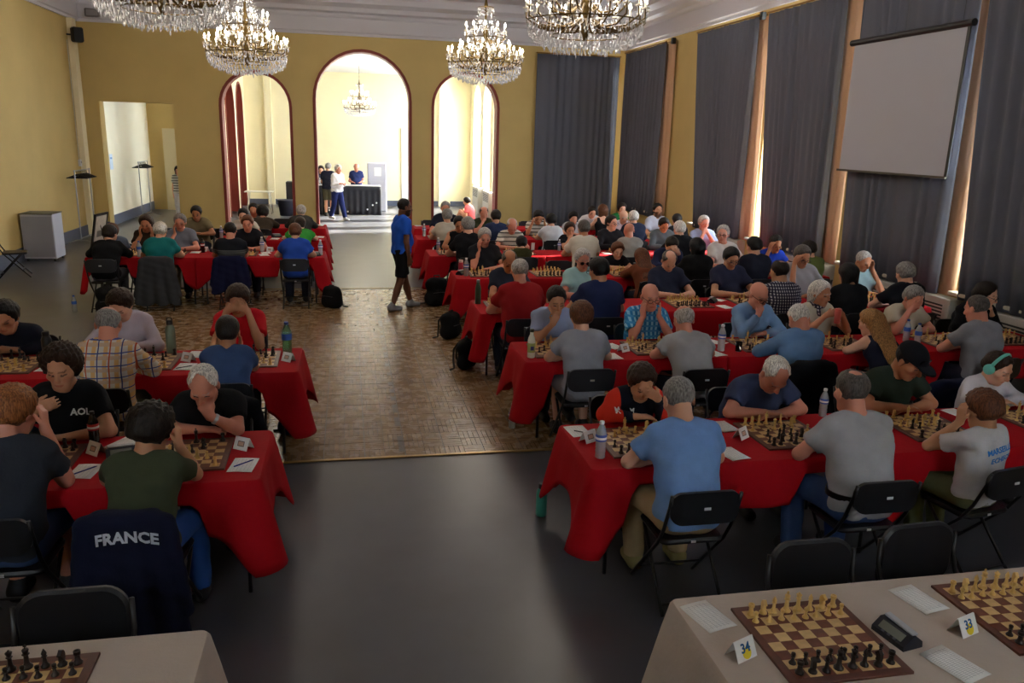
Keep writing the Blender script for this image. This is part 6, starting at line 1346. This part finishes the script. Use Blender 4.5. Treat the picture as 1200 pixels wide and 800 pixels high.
x, y = free_spot(*at(122, 550), .06, .05, 0, True, .04, 'bread'); r = thing('bread_roll', 'bitten bread roll on a napkin beside the olive tee', 'bread', (x, y, T+.003)); f = Field((-.05, -.04, 0), (.05, .04, .05), .005); f.cone((-.02, 0, .018), (.02, .005, .018), .018, .016, .01); f.ell((.035, 0, .03), (.015, .02, .02), None, .004, True); f.obj('crust', mat('crust', (206, 158, 92), .7, noise=.2, nscale=60), r)
MB().grid(lambda u, v: (u*.12-.02, v*.10-.05, .002+.012*abs(math.sin(7*u+3*v))), 8, 8).build('napkin', WHITEP, r, 'all')
# leaning framed panel on the third coat-rack-side row
r = thing('framed_panel', 'framed printed panel leaning on the third red row end', 'panel', (-3.95, 13.64, T+.003), -.12); R_ = Matrix.Rotation(-.0, 3, 'Y')
Mx = Matrix.Rotation(.20, 4, 'Y')
MB().bb((-.014, -.24, 0), (.014, .24, .035)).bb((-.014, -.24, .62), (.014, .24, .655)).bb((-.014, -.24, 0), (.014, -.205, .655)).bb((-.014, .205, 0), (.014, .24, .655)).xf(Mx).build('frame', BLACK, r)
MB().bb((-.006, -.21, .03), (.006, .21, .625)).xf(Mx).build('print', mat('panel_print', (196, 190, 176), .6, noise=.1, nscale=12), r); MB().box((.0, 0, .33), (.018, .2, .10)).xf(Mx).build('print_block', mat('panel_ink', (110, 108, 100), .6), r); MB().tube([(.095, 0, .46), (.17, 0, 0)], .006, 6).build('strut', BLACKM, r)
# bags on the floor
backpack('black backpack on the floor at the fifth row end', 1.40, 12.96, .3, 1.1); backpack('black backpack slumped at the third row end', 1.36, 10.75, .8, .95, flat=.9); backpack('black backpack under the third row table end', 1.36, 9.25, 1.2, .85); backpack('black backpack leaning by the blue tee chair', -.30, 12.86, -.6, .95, flat=.85); backpack('dark blue bag under the red cloth corner', -.56, 7.25, .4, .7, (28, 36, 88)); backpack('black bag on the floor under the framed panel', -3.55, 12.6, .2, 1.0)
# ---------------------------------------------------------------- things along the walls and in the annex
r = thing('cabinet', 'white wheeled cabinet beside the coat rack wall', 'cabinet', (-6.2, 18.0, 0))
WG = mat('cabinet_grey', (186, 188, 202), .45)
MB().bb((-.30, -.28, .06), (.30, .28, .96), bev=.008).build('body', WG, r); MB().bb((-.28, -.29, .1), (.28, -.278, .92)).build('door', mat('cabinet_front', (150, 152, 164), .5), r); MB().bb((-.31, -.29, .96), (.31, .29, .975)).build('top', mat('cabinet_top', (96, 96, 84), .5), r)
for qx in (-1, 1):
    for qy in (-1, 1): MB().tube([(qx*.25-.015, qy*.23, .03), (qx*.25+.015, qy*.23, .03)], .03, 10).build('caster', BLACK, r, True)
def coat_rack(label, x, y, rz):
    r = thing('coat_rack', label, 'coat rack', (x, y, 0), rz); c_ = STEEL
    for q in (-1, 1):
        MB().tube([(q*.55, 0, .08), (q*.55, 0, 1.72)], .014, 8).build('post', c_, r, True); MB().tube([(q*.55, -.3, .03), (q*.55, -.1, .10), (q*.55, .1, .10), (q*.55, .3, .03)], .013, 8).build('foot', c_, r, True)
    MB().tube([(-.6, 0, 1.70), (.6, 0, 1.70)], .013, 8).build('hanging_rail', c_, r, True); MB().tube([(-.55, 0, .14), (.55, 0, .14)], .01, 8).build('lower_rail', c_, r, True)
    hm = MB(); hm.tube([(0, -.22, 0), (0, 0, .085), (0, .22, 0), (0, -.22, 0)], .011, 5); hm.tube([(0, 0, .085), (0, 0, .13), (0, .03, .15), (0, 0, .165)], .004, 5); me = hm.mesh('clothes_hanger', BLACK, True)
    for i in range(14):
        o = link(bpy.data.objects.new('clothes_hanger', me)); Mx = Matrix.Translation((x, y, 0)) @ Matrix.Rotation(rz, 4, 'Z'); o.location = Mx @ Vector((-.42+i*.06, 0, 1.53)); o.rotation_euler = (0, 0, rz+random.uniform(-.15, .15)); tag(o, 'black plastic hanger on the '+('rack in the hall' if y < 23 else 'rack in the corridor'), 'hanger', 'hangers on the '+('rack in the hall' if y < 23 else 'rack in the corridor'))
coat_rack('chrome coat rack with black hangers against the hall wall', -6.2, 20.9, PI/2); coat_rack('chrome coat rack standing in the pale corridor', -6.15, 26.6, PI/2)
r = thing('loudspeaker', 'black loudspeaker high in the yellow corner', 'loudspeaker', (-6.32, 22.0, 4.66), .6); MB().box((0, 0, .17), (.24, .22, .34), bev=.03).build('cabinet', BLACK, r); MB().box((0, -.112, .17), (.2, .006, .3)).build('grille', mat('speaker_grille', (30, 30, 32), .8), r); MB().tube([(-.1, .1, .17), (-.26, .12, .17)], .02, 6).build('bracket', BLACKM, r)
r = thing('emergency_light', 'small grey emergency light fixed to the cornice', 'lamp', (-6.1, YB-.16, 5.42)); MB().box((0, 0, 0), (.34, .16, .2), bev=.02).build('housing', mat('grey_housing', (120, 116, 118), .5), r); MB().box((0, -.085, 0), (.26, .01, .13)).build('diffuser', mat('dull_lens', (150, 148, 150), .3), r)
o = MB().tube([(-6.53, 21.9, 4.7), (-6.53, 21.9, 1.9)], .014, 6).build('cable_duct', mat('duct_white', (196, 190, 170), .5)); tag(o, 'thin pale cable duct running down the yellow wall', 'cable')
r = thing('socket_box', 'small pale socket box at the foot of the cable duct', 'socket', (-6.52, 21.9, 1.82)); MB().box((0, 0, 0), (.06, .1, .16), bev=.01).build('box', WHITE, r); MB().box((.032, 0, .02), (.006, .05, .05)).build('outlet', mat('outlet_grey', (150, 150, 150), .5), r)
# corridor door and notice
r = thing('door_leaf', 'cream door standing open in the corridor', 'door', (-6.08, 29.28, 0), -.12); MB().bb((0, -.02, 0), (.9, .02, 2.7)).build('leaf', mat('cream_door', (214, 200, 160), .5), r); MB().tube([(.82, -.02, 1.05), (.82, -.07, 1.05), (.72, -.07, 1.05)], .01, 6).build('handle', STEEL, r)
for z0, z1 in ((.15, 1.0), (1.2, 2.5)): MB().bb((.12, -.032, z0), (.78, -.02, z1)).build('panel', mat('cream_door', (214, 200, 160), .5), r)
r = thing('notice', 'pale blue notice pinned on the corridor wall', 'notice', (XL+.012, 24.7, 1.75)); MB().box((0, 0, 0), (.006, .28, .42)).build('sheet', mat('notice_paper', (196, 214, 232), .7), r); MB().box((.004, 0, .1), (.002, .2, .05)).build('heading', mat('notice_ink', (110, 150, 200), .7), r)
struct(MB().bb((XL, 23.5, 0), (XL+.03, 24.2, 2.2)).build('door_1', mat('olive_door', (150, 120, 62), .6)))
# annex: counters, fridge, cupboard, bin, table
BLKC = mat('black_counter_cloth', (20, 22, 34), .7, noise=.1, nscale=6, bump=.3, bscale=12)
def counter(label, x0, x1, y0, y1):
    r = thing('counter', label, 'counter', ((x0+x1)/2, y0, 0)); a = (x1-x0)/2
    MB().bb((-a, 0, .97), (a, y1-y0, 1.0)).build('top', mat('counter_top', (210, 208, 210), .4), r)
    f_ = MB(); f_.grid(lambda u, v: (-a+2*a*u, -.01-.02*math.sin(40*u)*(v), .985-.97*v), 60, 6); o = f_.build('skirt', BLKC, r, 'all'); solidify(o, .004)
    for q in (-1, 1): MB().bb((q*a-.01, 0, .01), (q*a+.01, y1-y0, .97)).build('side_skirt', BLKC, r)
    rd = random.Random(int(x0*10)); 
    for i in range(int(a*7)): MB().lathe([(.03, 0), (.03, .004)], n=10).xf(Matrix.Translation((rd.uniform(-a+.1, a-.1), -.045, rd.uniform(.1, .45))) @ Matrix.Rotation(PI/2, 4, 'X')).build('silver_dot', mat('gold_dot', (230, 214, 130) if i % 2 else (225, 228, 235), .4), r)
counter('black skirted counter with silver dots, between walker and fridge', -.20, 1.08, 28.0, 28.6); counter('shorter black skirted counter at the arch edge', -1.06, -.34, 28.0, 28.6)
r = thing('fridge', 'pale grey fridge beside the black counter', 'fridge', (.98, 29.6, 0)); MB().bb((-.3, -.3, .02), (.36, .3, 1.72), bev=.015).build('body', WG, r); MB().bb((-.28, -.325, .06), (.34, -.3, 1.1)).build('lower_door', WG, r); MB().bb((-.28, -.325, 1.12), (.34, -.3, 1.69)).build('upper_door', WG, r); MB().box((.05, -.33, 1.42), (.24, .006, .3)).build('paper', WHITEP, r); MB().tube([(-.22, -.35, .8), (-.22, -.35, 1.05)], .012, 6).build('handle', STEEL, r)
r = thing('cupboard', 'black cupboard beside the arch in the annex', 'cupboard', (-1.75, 28.9, 0)); MB().bb((-.35, -.3, 0), (.45, .3, 1.05), bev=.01).build('body', mat('cupboard_black', (30, 30, 34), .5), r); MB().bb((-.33, -.315, .04), (.43, -.3, 1.0)).build('door', mat('cupboard_door', (26, 26, 30), .45), r); MB().box((.05, -.32, .93), (.03, .01, .03)).build('knob', mat('brass_knob', (200, 180, 60), .3, .8), r)
r = thing('waste_bin', 'dark blue round waste bin by the black cupboard', 'bin', (-2.05, 27.75, 0)); MB().lathe([(.21, 0), (.27, .48), (.29, .5), (.29, .52), (.26, .52), (.2, .03)], n=20).build('tub', mat('bin_plastic', (50, 54, 70), .45), r, 'all'); MB().tube([(-.29, 0, .49), (-.33, 0, .42), (-.31, 0, .4)], .012, 6).build('handle', BLACK, r)
r = thing('side_table', 'white folding table against the annex wall', 'table', (-2.95, 28.3, 0)); MB().bb((-.46, -.3, .72), (.46, .3, .75), bev=.01).build('tabletop', mat('white_laminate', (226, 220, 206), .4), r)
for qx in (-1, 1):
    for qy in (-1, 1): MB().tube([(qx*.32, qy*.22, .72), (qx*.40, qy*.25, 0)], .013, 6).build('leg', STEEL, r, True)
MB().tube([(-.36, 0, .3), (.36, 0, .3)], .01, 6).build('crossbar', STEEL, r)
r = thing('bottle', 'small glass bottle on the shorter black counter', 'bottle', (-.95, 28.25, 1.0)); MB().lathe([(.035, 0), (.037, .01), (.037, .12), (.015, .17), (.014, .21)], n=12).build('bottle_body', PET, r, True); MB().lathe([(.016, .205), (.016, .225)], n=10).build('bottle_cap', WHITE, r)
radiator('white convector radiator in the annex beside the pink tee', 0, 1.3, (AX1-.002, 28.6, 0), 0, .95); radiator('white convector radiator in the annex by the nearer window', 0, 1.3, (AX1-.002, 26.3, 0), 0, .95)
struct(MB().bb((2.1, AY1-.04, 0), (3.1, AY1, 2.9)).build('door_2', mat('white_door', (230, 230, 226), .5))); 
for n_, y_ in (('trim_40', 2.05), ('trim_41', 3.1)): struct(MB().bb((y_, AY1-.06, 0), (y_+.07, AY1, 2.98)).build(n_, WHITE))
struct(MB().bb((3.5, AY1-.18, 0), (3.95, AY1, AZ)).build('trim_42', CREAM)); struct(MB().bb((-3.0, AY1-.12, 0), (-2.75, AY1, AZ)).build('trim_43', CREAM))
print('triangles in implicit meshes', TRI_COUNT[0], 'chess pieces', NP[0], 'objects', len(COL.objects))
